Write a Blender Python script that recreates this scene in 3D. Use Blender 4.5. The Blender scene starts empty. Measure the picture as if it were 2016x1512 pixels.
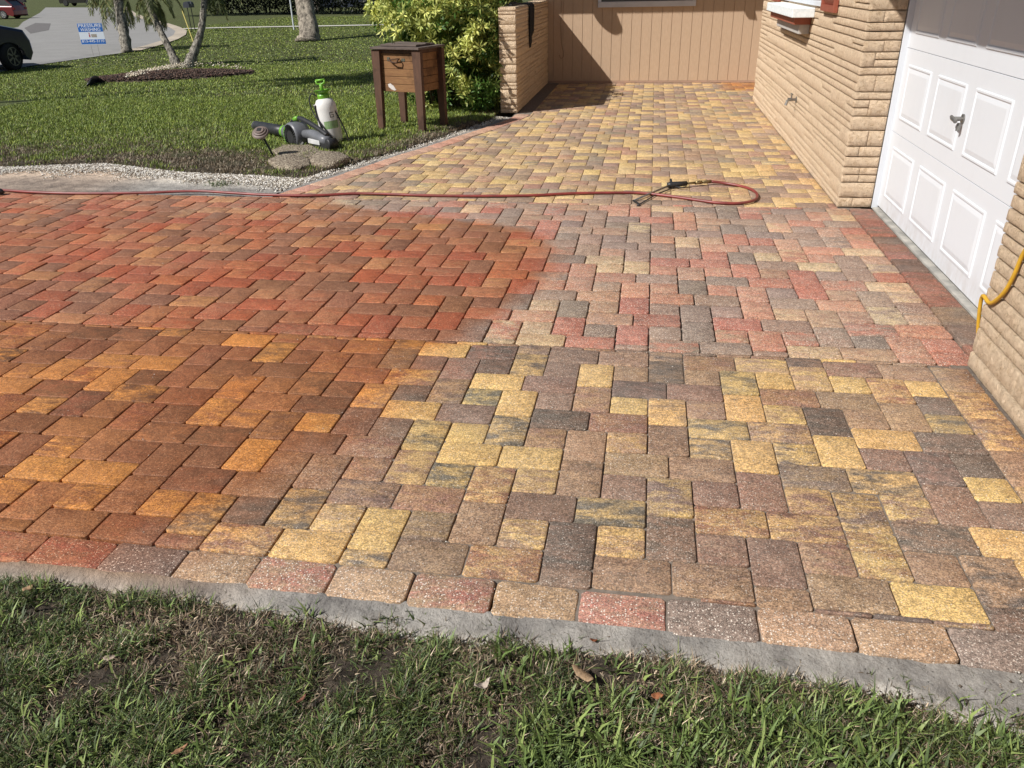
import bpy, bmesh, math, random
import numpy as np
from mathutils import Vector, Matrix, noise as mnoise
random.seed(7); RNG = np.random.default_rng(7)
sc = bpy.context.scene; COL = sc.collection
R = math.radians
# ---------------------------------------------------------------- camera
FPX = 1558.864; PITCH = 0.471450; YAW = 0.170506; ROLL = -0.022827; CH = 1.58
_cp, _sp = math.cos(PITCH), math.sin(PITCH)
FW = np.array([-math.sin(YAW)*_cp, math.cos(YAW)*_cp, -_sp])
_rt = np.array([math.cos(YAW), math.sin(YAW), 0.]); _up = np.cross(_rt, FW)
_c, _s = math.cos(ROLL), math.sin(ROLL)
RT = _c*_rt + _s*_up; UP = -_s*_rt + _c*_up
CAM = np.array([0, 0, CH])
cd = bpy.data.cameras.new('camera'); cd.sensor_width = 36; cd.lens = 36*FPX/2016
cd.clip_start = 0.05; cd.clip_end = 3000
co = bpy.data.objects.new('camera', cd); COL.objects.link(co)
M = Matrix(((RT[0], UP[0], -FW[0], 0), (RT[1], UP[1], -FW[1], 0), (RT[2], UP[2], -FW[2], CH), (0, 0, 0, 1)))
co.matrix_world = M; sc.camera = co
# ---------------------------------------------------------------- sky, sun, exposure
SUN_EL, SUN_AZ = R(42.7), math.atan2(-0.5969, -0.8023)      # direction towards the sun
w = bpy.data.worlds.new('World'); sc.world = w; w.use_nodes = True
nt = w.node_tree; bg = nt.nodes['Background']; sky = nt.nodes.new('ShaderNodeTexSky')
sky.sky_type = 'NISHITA'; sky.sun_disc = False; sky.sun_elevation = SUN_EL
sky.sun_rotation = math.atan2(math.cos(SUN_AZ), math.sin(SUN_AZ)); sky.air_density = 1.0; sky.dust_density = 1.0
nt.links.new(sky.outputs[0], bg.inputs[0]); bg.inputs[1].default_value = 0.05
sd = bpy.data.lights.new('sun', 'SUN'); sd.energy = 5.0; sd.angle = R(0.55); sd.color = (1, .965, .915)
so = bpy.data.objects.new('sun', sd); COL.objects.link(so)
sv = Vector((math.cos(SUN_AZ)*math.cos(SUN_EL), math.sin(SUN_AZ)*math.cos(SUN_EL), math.sin(SUN_EL)))
so.rotation_euler = sv.to_track_quat('Z', 'Y').to_euler(); so.location = sv*60
sc.view_settings.view_transform = 'Standard'; sc.view_settings.look = 'None'
sc.view_settings.exposure = 0.2; sc.view_settings.gamma = 1.0
sc.render.engine = 'CYCLES'; sc.cycles.max_bounces = 6; sc.cycles.transparent_max_bounces = 6
# ---------------------------------------------------------------- helpers
def sm(t): t = np.clip(t, 0, 1); return t*t*(3-2*t)
EDGE = np.array([(-30, 7.4), (-9, 7.3), (-6.4, 7.2), (-5.5, 7.45), (-4.4, 7.08), (-3.6, 7.0), (-3.12, 6.9), (-2.92, 7.45), (-2.58, 8.3), (-2.28, 9.3), (-2.0, 10.4), (-1.97, 10.95), (-1.96, 60)])
def edgeY(x): return np.interp(x, EDGE[:, 0], EDGE[:, 1])
CUR = np.array([(-3.10, 6.25), (-2.88, 6.92), (-2.71, 7.41), (-2.53, 8.04), (-2.31, 8.62), (-2.09, 9.33), (-1.86, 10.06), (-1.72, 10.68), (-1.72, 14.4)])
FCON = np.array([(-9, 1.66), (-2.2, 1.64), (-1.88, 1.668), (-1.53, 1.665), (-1.19, 1.64), (-.86, 1.618), (-.57, 1.60), (-.29, 1.605), (0, 1.612), (.24, 1.605), (.48, 1.592), (.71, 1.56), (.92, 1.485), (1.6, 1.31), (4, .9)])
def frontY(x): return np.interp(x, FCON[:, 0], FCON[:, 1])
def drop(x, y):
    t = -.5*x + .85*y
    return -.42*sm((t-12)/15)
def gh(x, y):
    x = np.asarray(x, float); y = np.asarray(y, float)
    far = sm((y-edgeY(x)-.0)/.12)*np.where(x < -1.9, 1, 0)
    fr = sm((frontY(x)-y)/.12)
    return -.05 + .055*far + .03*fr + drop(x, y)
def ray(px, py): return FW*FPX + RT*(px-1008) + UP*(756-py)
def plane(px, py, ax, v):
    d = ray(px, py); return CAM + d*((v-CAM[ax])/d[ax])
def at(px, py, dz=0):
    d = ray(px, py); z = 0.
    for _ in range(60):
        p = CAM + d*((z-CH)/d[2]); z = .5*z + .5*(float(gh(p[0], p[1]))+dz)
    return p
def depth_pt(px, py, zc): return CAM + ray(px, py)/FPX*zc
def proj(P):
    d = P-CAM; z = d@FW; z = np.where(z < .05, .05, z)
    return 1008+FPX*(d@RT)/z, 756-FPX*(d@UP)/z
def link(me, name, mat=None, parent=None, smooth=False):
    o = bpy.data.objects.new(name, me); COL.objects.link(o)
    if mat is not None:
        for m_ in (mat if isinstance(mat, (list, tuple)) else [mat]): me.materials.append(m_)
    if smooth: me.polygons.foreach_set('use_smooth', [True]*len(me.polygons))
    if parent is not None: o.parent = parent
    return o
def tag(o, label=None, cat=None, group=None, kind=None):
    if label: o['label'] = label
    if cat: o['category'] = cat
    if group: o['group'] = group
    if kind: o['kind'] = kind
    return o
def thing(name, label, cat, loc=(0, 0, 0), rz=0, group=None):
    o = bpy.data.objects.new(name, None); COL.objects.link(o); o.location = loc; o.rotation_euler = (0, 0, rz)
    return tag(o, label, cat, group)
def fast(name, V, quads=None, tris=None, attrs=None, mat=None, parent=None, smooth=False):
    V = np.asarray(V, np.float32); me = bpy.data.meshes.new(name)
    q = np.zeros((0, 4), int) if quads is None else np.asarray(quads, int).reshape(-1, 4)
    t = np.zeros((0, 3), int) if tris is None else np.asarray(tris, int).reshape(-1, 3)
    me.vertices.add(len(V)); me.vertices.foreach_set('co', V.ravel())
    lv = np.concatenate([q.ravel(), t.ravel()]).astype(np.int32); me.loops.add(len(lv)); me.loops.foreach_set('vertex_index', lv)
    n = len(q)+len(t); me.polygons.add(n)
    st = np.concatenate([np.arange(len(q))*4, len(q)*4+np.arange(len(t))*3]).astype(np.int32)
    me.polygons.foreach_set('loop_start', st)
    me.polygons.foreach_set('loop_total', np.concatenate([np.full(len(q), 4), np.full(len(t), 3)]).astype(np.int32))
    me.update(calc_edges=True); me.validate()
    if attrs:
        for k, a in attrs.items():
            a = np.asarray(a, np.float32)
            if a.ndim == 1: me.attributes.new(k, 'FLOAT', 'POINT').data.foreach_set('value', a)
            else:
                if a.shape[1] == 3: a = np.c_[a, np.ones(len(a))].astype(np.float32)
                me.attributes.new(k, 'FLOAT_COLOR', 'POINT').data.foreach_set('color', a.ravel())
    return link(me, name, mat, parent, smooth)
class MB:
    """collects shapes into one mesh"""
    def __init__(s): s.bm = bmesh.new()
    def box(s, c, d, rot=None, bev=0):
        r = bmesh.ops.create_cube(s.bm, size=1); vs = r['verts']
        m = Matrix.Translation(c) @ (rot.to_4x4() if rot else Matrix()) @ Matrix.Diagonal((*d, 1))
        bmesh.ops.transform(s.bm, matrix=m, verts=vs)
        if bev:
            es = list({e for v in vs for e in v.link_edges}); bmesh.ops.bevel(s.bm, geom=es, offset=bev, segments=2, affect='EDGES', profile=.6)
        return s
    def bb(s, a, b, bev=0):
        return s.box([(a[i]+b[i])/2 for i in range(3)], [abs(b[i]-a[i]) for i in range(3)], bev=bev)
    def tube(s, pts, rad, n=8, cap=True, squash=1.0):
        pts = [Vector(p) for p in pts]; rads = rad if isinstance(rad, (list, tuple)) else [rad]*len(pts)
        rings = []; prev = None
        for i, p in enumerate(pts):
            t = (pts[min(i+1, len(pts)-1)]-pts[max(i-1, 0)]).normalized()
            if prev is None:
                a = Vector((0, 0, 1)) if abs(t.z) < .9 else Vector((1, 0, 0)); x = t.cross(a).normalized()
            else: x = (prev - t*prev.dot(t)).normalized()
            prev = x; y = t.cross(x)
            rings.append([s.bm.verts.new(p + (x*math.cos(k*2*math.pi/n)+y*squash*math.sin(k*2*math.pi/n))*rads[i]) for k in range(n)])
        for a, b in zip(rings, rings[1:]):
            for k in range(n): s.bm.faces.new((a[k], a[(k+1) % n], b[(k+1) % n], b[k]))
        if cap:
            s.bm.faces.new(rings[0][::-1]); s.bm.faces.new(rings[-1])
        return s
    def lathe(s, prof, c=(0, 0, 0), n=24, rot=None):
        rings = []
        for r_, z in prof:
            ring = []
            for k in range(n):
                v = Vector((r_*math.cos(k*2*math.pi/n), r_*math.sin(k*2*math.pi/n), z))
                if rot: v = rot @ v
                ring.append(s.bm.verts.new(v+Vector(c)))
            rings.append(ring)
        for a, b in zip(rings, rings[1:]):
            for k in range(n): s.bm.faces.new((a[k], a[(k+1) % n], b[(k+1) % n], b[k]))
        s.bm.faces.new(rings[0][::-1]); s.bm.faces.new(rings[-1]); return s
    def ico(s, c, r, sub=2, scale=(1, 1, 1), jit=0, freq=3, seed=0, rot=None):
        g = bmesh.ops.create_icosphere(s.bm, subdivisions=sub, radius=1)
        for v in g['verts']:
            k = 1 + jit*mnoise.noise(v.co*freq + Vector((seed, seed*.7, 0)))
            q = Vector((v.co.x*scale[0], v.co.y*scale[1], v.co.z*scale[2]))*k*r
            if rot: q = rot @ q
            v.co = q+Vector(c)
        return s
    def poly(s, pts, faces):
        vs = [s.bm.verts.new(p) for p in pts]
        for f in faces: s.bm.faces.new([vs[i] for i in f])
        return s
    def prism(s, pts, off, bev=0):
        off = Vector(off); a = [s.bm.verts.new(p) for p in pts]; b = [s.bm.verts.new(Vector(p)+off) for p in pts]; n = len(pts)
        fs = [s.bm.faces.new(a[::-1]), s.bm.faces.new(b)]
        for i in range(n): fs.append(s.bm.faces.new((a[i], a[(i+1) % n], b[(i+1) % n], b[i])))
        if bev: bmesh.ops.bevel(s.bm, geom=list({e for f in fs for e in f.edges}), offset=bev, segments=2, affect='EDGES')
        return s
    def build(s, name, mat, parent=None, smooth=False, loc=None):
        bmesh.ops.recalc_face_normals(s.bm, faces=s.bm.faces)
        me = bpy.data.meshes.new(name); s.bm.to_mesh(me); s.bm.free()
        o = link(me, name, mat, parent, smooth)
        if loc is not None: o.location = loc
        return o
# ---------------------------------------------------------------- materials
class NB:
    def __init__(s, name):
        s.m = bpy.data.materials.new(name); s.m.use_nodes = True; s.t = s.m.node_tree; s.b = s.t.nodes['Principled BSDF']; s.co = None
    def n(s, t, **k):
        x = s.t.nodes.new(t)
        for a, v in k.items(): setattr(x, a, v)
        return x
    def l(s, a, b): s.t.links.new(a, b)
    def coord(s, scale=(1, 1, 1), off=None):
        if s.co is None: s.co = s.n('ShaderNodeTexCoord').outputs['Object']
        mp = s.n('ShaderNodeMapping'); mp.inputs['Scale'].default_value = scale; s.l(s.co, mp.inputs['Vector'])
        if off is not None: s.l(off, mp.inputs['Location'])
        return mp.outputs[0]
    def noise(s, sc_, det=4, rough=.6, vec=None, scale=(1, 1, 1), dist=0):
        x = s.n('ShaderNodeTexNoise'); x.inputs['Scale'].default_value = sc_; x.inputs['Detail'].default_value = det
        x.inputs['Roughness'].default_value = rough; x.inputs['Distortion'].default_value = dist
        s.l(vec if vec is not None else s.coord(scale), x.inputs['Vector']); return x.outputs['Fac']
    def voro(s, sc_, vec=None, out='Distance', feat='F1'):
        x = s.n('ShaderNodeTexVoronoi', feature=feat); x.inputs['Scale'].default_value = sc_
        s.l(vec if vec is not None else s.coord(), x.inputs['Vector']); return x.outputs[out]
    def ramp(s, f, a, b, va=0., vb=1.):
        x = s.n('ShaderNodeMapRange'); s.l(f, x.inputs[0]); x.inputs[1].default_value = a; x.inputs[2].default_value = b
        x.inputs[3].default_value = va; x.inputs[4].default_value = vb; return x.outputs[0]
    def math(s, op, a, b=None):
        x = s.n('ShaderNodeMath', operation=op)
        for i, v in enumerate((a, b)):
            if v is None: continue
            if isinstance(v, (int, float)): x.inputs[i].default_value = v
            else: s.l(v, x.inputs[i])
        return x.outputs[0]
    def mix(s, f, a, b, mode='MIX'):
        x = s.n('ShaderNodeMix', data_type='RGBA', blend_type=mode)
        for i, v in ((0, f), (6, a), (7, b)):
            if isinstance(v, (int, float)): x.inputs[i].default_value = v
            elif isinstance(v, (tuple, list)): x.inputs[i].default_value = (*v[:3], 1)
            else: s.l(v, x.inputs[i])
        return x.outputs[2]
    def attr(s, name, out='Color'):
        x = s.n('ShaderNodeAttribute', attribute_name=name); return x.outputs[out]
    def bump(s, h, st=.5, d=.01, nrm=None):
        x = s.n('ShaderNodeBump'); x.inputs['Strength'].default_value = st; x.inputs['Distance'].default_value = d
        s.l(h, x.inputs['Height'])
        if nrm is not None: s.l(nrm, x.inputs['Normal'])
        s.l(x.outputs[0], s.b.inputs['Normal']); return x.outputs[0]
    def set(s, col=None, rough=.8, metal=0, spec=.3):
        if col is not None:
            if isinstance(col, (tuple, list)): s.b.inputs['Base Color'].default_value = (*col[:3], 1)
            else: s.l(col, s.b.inputs['Base Color'])
        if isinstance(rough, (int, float)): s.b.inputs['Roughness'].default_value = rough
        else: s.l(rough, s.b.inputs['Roughness'])
        s.b.inputs['Metallic'].default_value = metal; s.b.inputs['Specular IOR Level'].default_value = spec; return s.m
def simple(name, c1, c2=None, sc_=6, rough=.7, metal=0, spec=.4, bump=0, bsc=80, bd=.002, lo=.35, hi=.65):
    b = NB(name); c2 = c2 or tuple(x*.75 for x in c1)
    col = b.mix(b.ramp(b.noise(sc_), lo, hi), c1, c2)
    if bump: b.bump(b.noise(bsc, 3), bump, bd)
    return b.set(col, rough, metal, spec)
def paver_mat():
    b = NB('paver')
    rnd = b.n('ShaderNodeAttribute', attribute_name='rnd').outputs['Vector']
    v = b.coord((1, 1, 1), rnd); vs = b.coord((1, 2.6, 1), rnd)
    f1 = b.ramp(b.noise(8, 6, .72, vec=vs, dist=.5), .42, .62)
    col = b.mix(f1, b.attr('ca'), b.attr('cb'))
    dk = b.ramp(b.noise(9, 5, .7, vec=vs, dist=.8), .60, .72); col = b.mix(b.math('MULTIPLY', dk, .6), col, (.075, .07, .068))
    g = b.noise(170, 5, .85, vec=v); col = b.mix(1, col, b.mix(b.ramp(g, .37, .63), (.46, .45, .44), (1.52, 1.50, 1.47)), 'MULTIPLY')
    g4 = b.noise(85, 3, .8, vec=v); col = b.mix(1, col, b.mix(b.ramp(g4, .38, .62), (.72, .71, .70), (1.24, 1.23, 1.21)), 'MULTIPLY')
    g3 = b.noise(28, 5, .75, vec=v); col = b.mix(1, col, b.mix(b.ramp(g3, .36, .64), (.78, .77, .76), (1.19, 1.19, 1.18)), 'MULTIPLY')
    g2 = b.noise(1.3, 3, .6); col = b.mix(1, col, b.mix(b.ramp(g2, .35, .7), (.93, .93, .93), (1.08, 1.07, 1.06)), 'MULTIPLY')
    sp = b.attr('sp', 'Fac')
    vd = b.voro(135, vec=v); vc = b.voro(135, vec=v, out='Color')
    sep = b.n('ShaderNodeSeparateColor'); b.l(vc, sep.inputs[0])
    pick = b.math('GREATER_THAN', sep.outputs[0], .66); small = b.ramp(vd, .20, .40, 1, 0)
    sp2 = b.voro(60, vec=v); vc2 = b.voro(60, vec=v, out='Color'); sep2 = b.n('ShaderNodeSeparateColor'); b.l(vc2, sep2.inputs[0])
    big = b.math('MULTIPLY', b.math('GREATER_THAN', sep2.outputs[0], .78), b.ramp(sp2, .09, .17, 1, 0))
    fl = b.math('MULTIPLY', b.math('MULTIPLY', pick, small), sp)
    nf = b.ramp(b.noise(420, 2, .5, vec=v), .60, .68); fl = b.math('MAXIMUM', b.math('MULTIPLY', fl, .75), b.math('MULTIPLY', b.math('MULTIPLY', nf, sp), .8))
    fl = b.math('MAXIMUM', fl, b.math('MULTIPLY', big, .8))
    hz = b.ramp(b.noise(2.1, 5, .7), .42, .72); col = b.mix(b.math('MULTIPLY', hz, .16), col, (.46, .41, .36))
    col = b.mix(fl, col, (.82, .73, .63))
    wet = b.attr('wet', 'Fac'); wn = b.noise(5, 5, .65); wm = b.ramp(b.math('ADD', wet, b.math('MULTIPLY', b.math('SUBTRACT', wn, .5), .9)), .12, .88)
    col = b.mix(wm, col, b.mix(1, b.mix(.10, col, (.40, .17, .075)), b.mix(b.attr('sp', 'Fac'), (1.02, .63, .33), (.84, .55, .41)), 'MULTIPLY'))
    b.bump(b.math('ADD', b.math('MULTIPLY', g, 1.), b.math('MULTIPLY', fl, .4)), .7, .0030)
    return b.set(col, b.ramp(wm, 0, 1, .9, .52), 0, .28)
M_PAVER = paver_mat()
def bed_mat():
    b = NB('joint_sand'); wet = b.attr('wet', 'Fac')
    col = b.mix(b.ramp(b.noise(40), .3, .7), (.24, .20, .165), (.13, .11, .09))
    col = b.mix(wet, col, (.07, .045, .03)); b.bump(b.noise(300), .5, .003); return b.set(col, .95)
def concrete_mat():
    b = NB('edge_concrete'); n1 = b.noise(5, 6, .7)
    col = b.mix(b.ramp(n1, .38, .62), (.46, .43, .39), (.23, .215, .20))
    col = b.mix(b.ramp(b.noise(17, 5, .7), .56, .72), col, (.36, .345, .32))
    col = b.mix(b.ramp(b.noise(90, 4), .64, .74), col, (.05, .045, .04))
    col = b.mix(b.ramp(b.noise(140, 4, .8), .3, .7), b.mix(1, col, (.72, .72, .72), 'MULTIPLY'), col)
    col = b.mix(b.math('MULTIPLY', b.attr('ws', 'Fac'), b.ramp(b.noise(11, 5, .7), .36, .52)), col, b.mix(b.ramp(b.noise(90, 4, .7), .40, .62), (.50, .44, .36), (.84, .80, .72)))
    col = b.mix(b.attr('st', 'Fac'), col, b.mix(1, col, (1.0, .72, .53), 'MULTIPLY'))
    b.bump(b.math('ADD', b.noise(60, 6, .75), b.math('MULTIPLY', b.noise(12, 4), 2)), 1, .012); return b.set(col, .95)
def ground_mat():
    b = NB('lawn_soil'); n1 = b.noise(3.5, 7, .75)
    g = b.mix(b.ramp(n1, .38, .62), (.135, .16, .05), (.085, .11, .032))
    g = b.mix(b.ramp(b.noise(1.1, 5, .7), .45, .68), g, (.10, .095, .04))
    g = b.mix(b.ramp(b.noise(30, 5, .8), .40, .62), g, (.03, .036, .012))
    soil = b.mix(b.ramp(b.noise(24, 6, .8), .40, .60), (.028, .022, .016), (.095, .075, .056))
    col = b.mix(b.attr('soil', 'Fac'), g, soil)
    b.bump(b.noise(50, 6, .8), .8, .02); return b.set(col, 1)
def road_mat():
    b = NB('asphalt'); col = b.mix(b.ramp(b.noise(.5, 6, .7), .35, .65), (.27, .265, .26), (.225, .22, .215))
    col = b.mix(b.ramp(b.noise(3, 6, .8, scale=(.25, 1, 1), dist=1.), .48, .70), col, (.17, .168, .165)); col = b.mix(b.math('MULTIPLY', b.ramp(b.noise(14, 6, .8), .35, .65), .6), col, (.32, .315, .30)); b.bump(b.noise(60), .4, .01); return b.set(col, .95)
def brick_mat():
    b = NB('painted_brick'); n = b.noise(30, 6, .82, dist=1.6)
    col = b.mix(b.ramp(b.noise(9, 5), .35, .68), (.88, .69, .49), (.82, .62, .43))
    col = b.mix(b.ramp(n, .36, .50, 1, 0), col, (.56, .39, .225))
    col = b.mix(b.ramp(b.noise(130, 3, .7), .62, .70), col, (.95, .78, .58))
    b.bump(b.math('ADD', n, b.math('MULTIPLY', b.noise(22, 4), .8)), 1.0, .030); return b.set(col, .85, 0, .25)
def siding_mat():
    b = NB('painted_siding'); n = b.noise(45, 5, .7, scale=(1, 1, .25))
    col = b.mix(b.ramp(n, .3, .7), (.53, .385, .265), (.47, .335, .225)); b.bump(n, .35, .004); return b.set(col, .75, 0, .3)
def wood_mat(name, c1, c2, ax='x', sc_=5):
    b = NB(name); s_ = {'x': (.12, 1, 1), 'z': (1, 1, .12), 'y': (1, .12, 1)}[ax]
    n = b.noise(sc_*8, 6, .75, scale=s_, dist=.6); col = b.mix(b.ramp(n, .3, .7), c1, c2)
    col = b.mix(b.ramp(b.noise(4, 4), .52, .72), col, tuple(x*.45 for x in c2)); b.bump(n, .5, .003); return b.set(col, .7, 0, .3)
def leaf_mat(name, tr=.3, rough=.55):
    b = NB(name); c = b.attr('col'); b.set(c, rough, 0, .3)
    t = b.n('ShaderNodeBsdfTranslucent'); b.l(c, t.inputs[0]); mx = b.n('ShaderNodeMixShader'); mx.inputs[0].default_value = tr
    b.l(b.b.outputs[0], mx.inputs[1]); b.l(t.outputs[0], mx.inputs[2]); b.l(mx.outputs[0], b.t.nodes['Material Output'].inputs[0]); return b.m
def vcol_mat(name, rough=.9):
    b = NB(name); c = b.mix(1, b.attr('col'), b.mix(b.ramp(b.noise(200, 3), .3, .7), (.75, .75, .75), (1.2, 1.2, 1.2)), 'MULTIPLY')
    b.bump(b.noise(150), .4, .003); return b.set(c, rough)
M_BED, M_CON, M_GROUND, M_ROAD, M_BRICK, M_SIDE = bed_mat(), concrete_mat(), ground_mat(), road_mat(), brick_mat(), siding_mat()
M_LEAF = leaf_mat('leaf', .22, .45); M_GRASS = leaf_mat('grass_blade', .12, .5); M_STONE = vcol_mat('stone_chip')
M_WHITE = simple('white_paint', (.645, .675, .715), (.60, .63, .67), 3, .45, spec=.4, bump=.12, bsc=120, bd=.001)
def door_mat():
    b = NB('door_paint'); sx = b.n('ShaderNodeSeparateXYZ'); b.l(b.coord(), sx.inputs[0])
    d = b.math('MULTIPLY', b.ramp(sx.outputs[2], .0, .22, 1, 0), b.ramp(b.noise(14, 5, .7, scale=(1, 1, .4)), .40, .62))
    d2 = b.ramp(b.noise(2.5, 6, .75, scale=(1, 1, .35)), .55, .75)
    col = b.mix(b.math('MULTIPLY', d, .45), (.645, .675, .715), (.42, .38, .33)); col = b.mix(b.math('MULTIPLY', d2, .22), col, (.52, .53, .54))
    b.bump(b.noise(140, 3), .15, .001); return b.set(col, .42, 0, .4)
M_DOOR = door_mat()
M_BLACK = simple('black_plastic', (.018, .018, .02), (.03, .03, .032), 20, .45)
M_DARK = simple('dark_void', (.012, .012, .013), (.02, .02, .02), 5, .8)
M_GLASS = simple('window_glass', (.05, .06, .07), (.08, .09, .10), 2, .08, spec=.8)
M_STEEL = simple('dull_steel', (.32, .31, .29), (.22, .21, .2), 30, .4, .8)
# ================================================================ GROUND
def axis(parts):
    out = []
    for a, b, st in parts: out += list(np.arange(a, b, st))
    return np.array(out + [parts[-1][1]])
gx = axis([(-260, -60, 10), (-60, -20, 2), (-20, -7, .4), (-7, -1.5, .07), (-1.5, 2.6, .10), (2.6, 12, 1), (12, 120, 12)])
gy = axis([(-12, .2, .8), (.2, 1.9, .045), (1.9, 6.2, .4), (6.2, 11.6, .07), (11.6, 40, .5), (40, 400, 10)])
X, Y = np.meshgrid(gx, gy, indexing='ij'); Z = gh(X, Y)
lawn = ((Y > edgeY(X)) & (X < -1.9)) | (Y < frontY(X)+.1)
Z = Z + np.where(lawn, .012*np.sin(X*9.1+Y*3)*np.sin(Y*11.3-X*2), 0)
nx, ny = len(gx), len(gy); V = np.stack([X, Y, Z], -1).reshape(-1, 3)
i = np.arange(nx-1)[:, None]*ny + np.arange(ny-1)[None]; q = np.stack([i, i+ny, i+ny+1, i+1], -1).reshape(-1, 4)
soil = np.clip(np.maximum(1-(Y-edgeY(X))/1.3, np.where(Y < 3, 1, 0)), 0, 1)
soil = np.where(X > -1.9, 1, soil)
tag(fast('ground', V, q, attrs={'soil': soil.ravel()}, mat=M_GROUND, smooth=True), kind='structure')
def flat(name, pts, z, mat, attrs=None):
    """thin surfaced sheet over a polygon of (x, y)"""
    from mathutils.geometry import tessellate_polygon
    P = [Vector((p[0], p[1], 0)) for p in pts]; tr = tessellate_polygon([P])
    V = np.array([(p[0], p[1], z if not callable(z) else z(p[0], p[1])) for p in pts])
    T = []
    for t in tr:
        a, b, c = [V[k] for k in t]; n = np.cross(b-a, c-a)[2]; T.append(t if n > 0 else t[::-1])
    return fast(name, V, None, T, attrs, mat)
# ---------------------------------------------------------------- pavers
WETL = np.array([(-3.6, 6.6), (-2.75, 6.4), (-2.3, 5.95), (-1.5, 5.75), (-.75, 5.45), (-.55, 5.0), (-.55, 4.45), (-.75, 3.75), (-1.0, 3.2), (-1.12, 2.6), (-1.30, 2.1), (-1.42, 1.9), (-1.52, 1.75), (-1.7, 1.5)])
def wetf(x, y):
    x = np.asarray(x, float); y = np.asarray(y, float)
    xb = np.interp(y, WETL[::-1, 1], WETL[::-1, 0]); a = sm((xb+.10*sm((3.4-y)/.3)-x)/(.30+.55*sm((3.6-y)/.4))+.5)
    a = np.where(y > 6.15, a*sm((6.45-y)/.3), a)*(1-.30*sm((y-4.8)/1.3))
    g = .30*sm((x-1.18)/.3)*sm((6.4-y)/.3)*sm((y-2.2)/.5)                # damp band along the garage
    g2 = .75*sm((x-.95)/.35)*sm((y-13.0)/.5)
    return np.maximum(np.maximum(a, g), g2)
def srgb(c): c = np.asarray(c, float); c = (c.mean()*.10+c*.90)/255.; return np.where(c <= .04045, c/12.92, ((c+.055)/1.055)**2.4)
K_ALB = .86
PAL = {  # observed dry colours
 'near': [((222,184,116), (208,168,104), .15), ((212,176,112), (112,104,92), .09), ((206,168,110), (150,104,82), .07), ((172,140,110), (150,120,98), .18), ((150,120,102), (132,104, 90), .22), ((148,110, 94), (170,132,98), .12), ((130,108, 96), (168,138,104), .10), ((106,94,86), (134,108,94), .08)],
 'far':  [((220,188,128), (206,170,112), .28), ((212,178,122), (160,136,110), .17), ((184,152,122), (162,134,112), .2), ((166,136,116), (148,124,108), .18), ((146,132,116), (176,150,120), .1), ((172,126,106), (196,160,124), .07)],
 'red':  [((188,124,102), (176,110, 92), .20), ((194,148,120), (186,126,102), .20), ((150,130,116), (138,118,108), .18), ((168,138,120), (152,124,110), .22), ((204,178,138), (196,160,124), .11), ((182,148,120), (168,126,104), .11)],
 'garage': [((152,100,86), (128,98,86), .24), ((120,102,92), (106,92,84), .48), ((142,124,100), (120,106,92), .28)],
 'border': [((184,150,120), (194,160,126), .38), ((152,130,120), (142,122,114), .26), ((184,122,108), (186,148,122), .36)],
 'pink': [((206,152,128), (200,140,120), .4), ((208,166,138), (198,150,128), .6)]}
def pick(key):
    p = PAL[key]; wts = np.array([x[2] for x in p]); k = RNG.choice(len(p), p=wts/wts.sum())
    j = 1+RNG.normal(0, .055); t = RNG.normal(0, .02, 3)
    return srgb(p[k][0])*K_ALB*j*(1+t), srgb(p[k][1])*K_ALB*j*(1+t)
PV = {'V': [], 'q': [], 't': [], 'ca': [], 'cb': [], 'sp': [], 'rnd': [], 'n': 0}
def clip(poly, a, b):
    """keep the part of poly left of a->b"""
    out = []; n = len(poly); d = lambda p: (b[0]-a[0])*(p[1]-a[1])-(b[1]-a[1])*(p[0]-a[0])
    for i in range(n):
        p, q_ = poly[i], poly[(i+1) % n]; dp, dq = d(p), d(q_)
        if dp >= 0: out.append(p)
        if (dp > 0 > dq) or (dp < 0 < dq):
            t = dp/(dp-dq); out.append((p[0]+(q_[0]-p[0])*t, p[1]+(q_[1]-p[1])*t))
    return out
def inset(poly, d):
    n = len(poly); out = []
    for i in range(n):
        p0, p1, p2 = (np.array(poly[(i+k) % n]) for k in (-1, 0, 1))
        e1 = p1-p0; e2 = p2-p1; e1 /= max(np.hypot(*e1), 1e-9); e2 /= max(np.hypot(*e2), 1e-9)
        n1 = np.array([-e1[1], e1[0]]); n2 = np.array([-e2[1], e2[0]]); k = 1+n1@n2
        out.append(p1+(n1+n2)*d/max(k, .35))
    return out
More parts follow.
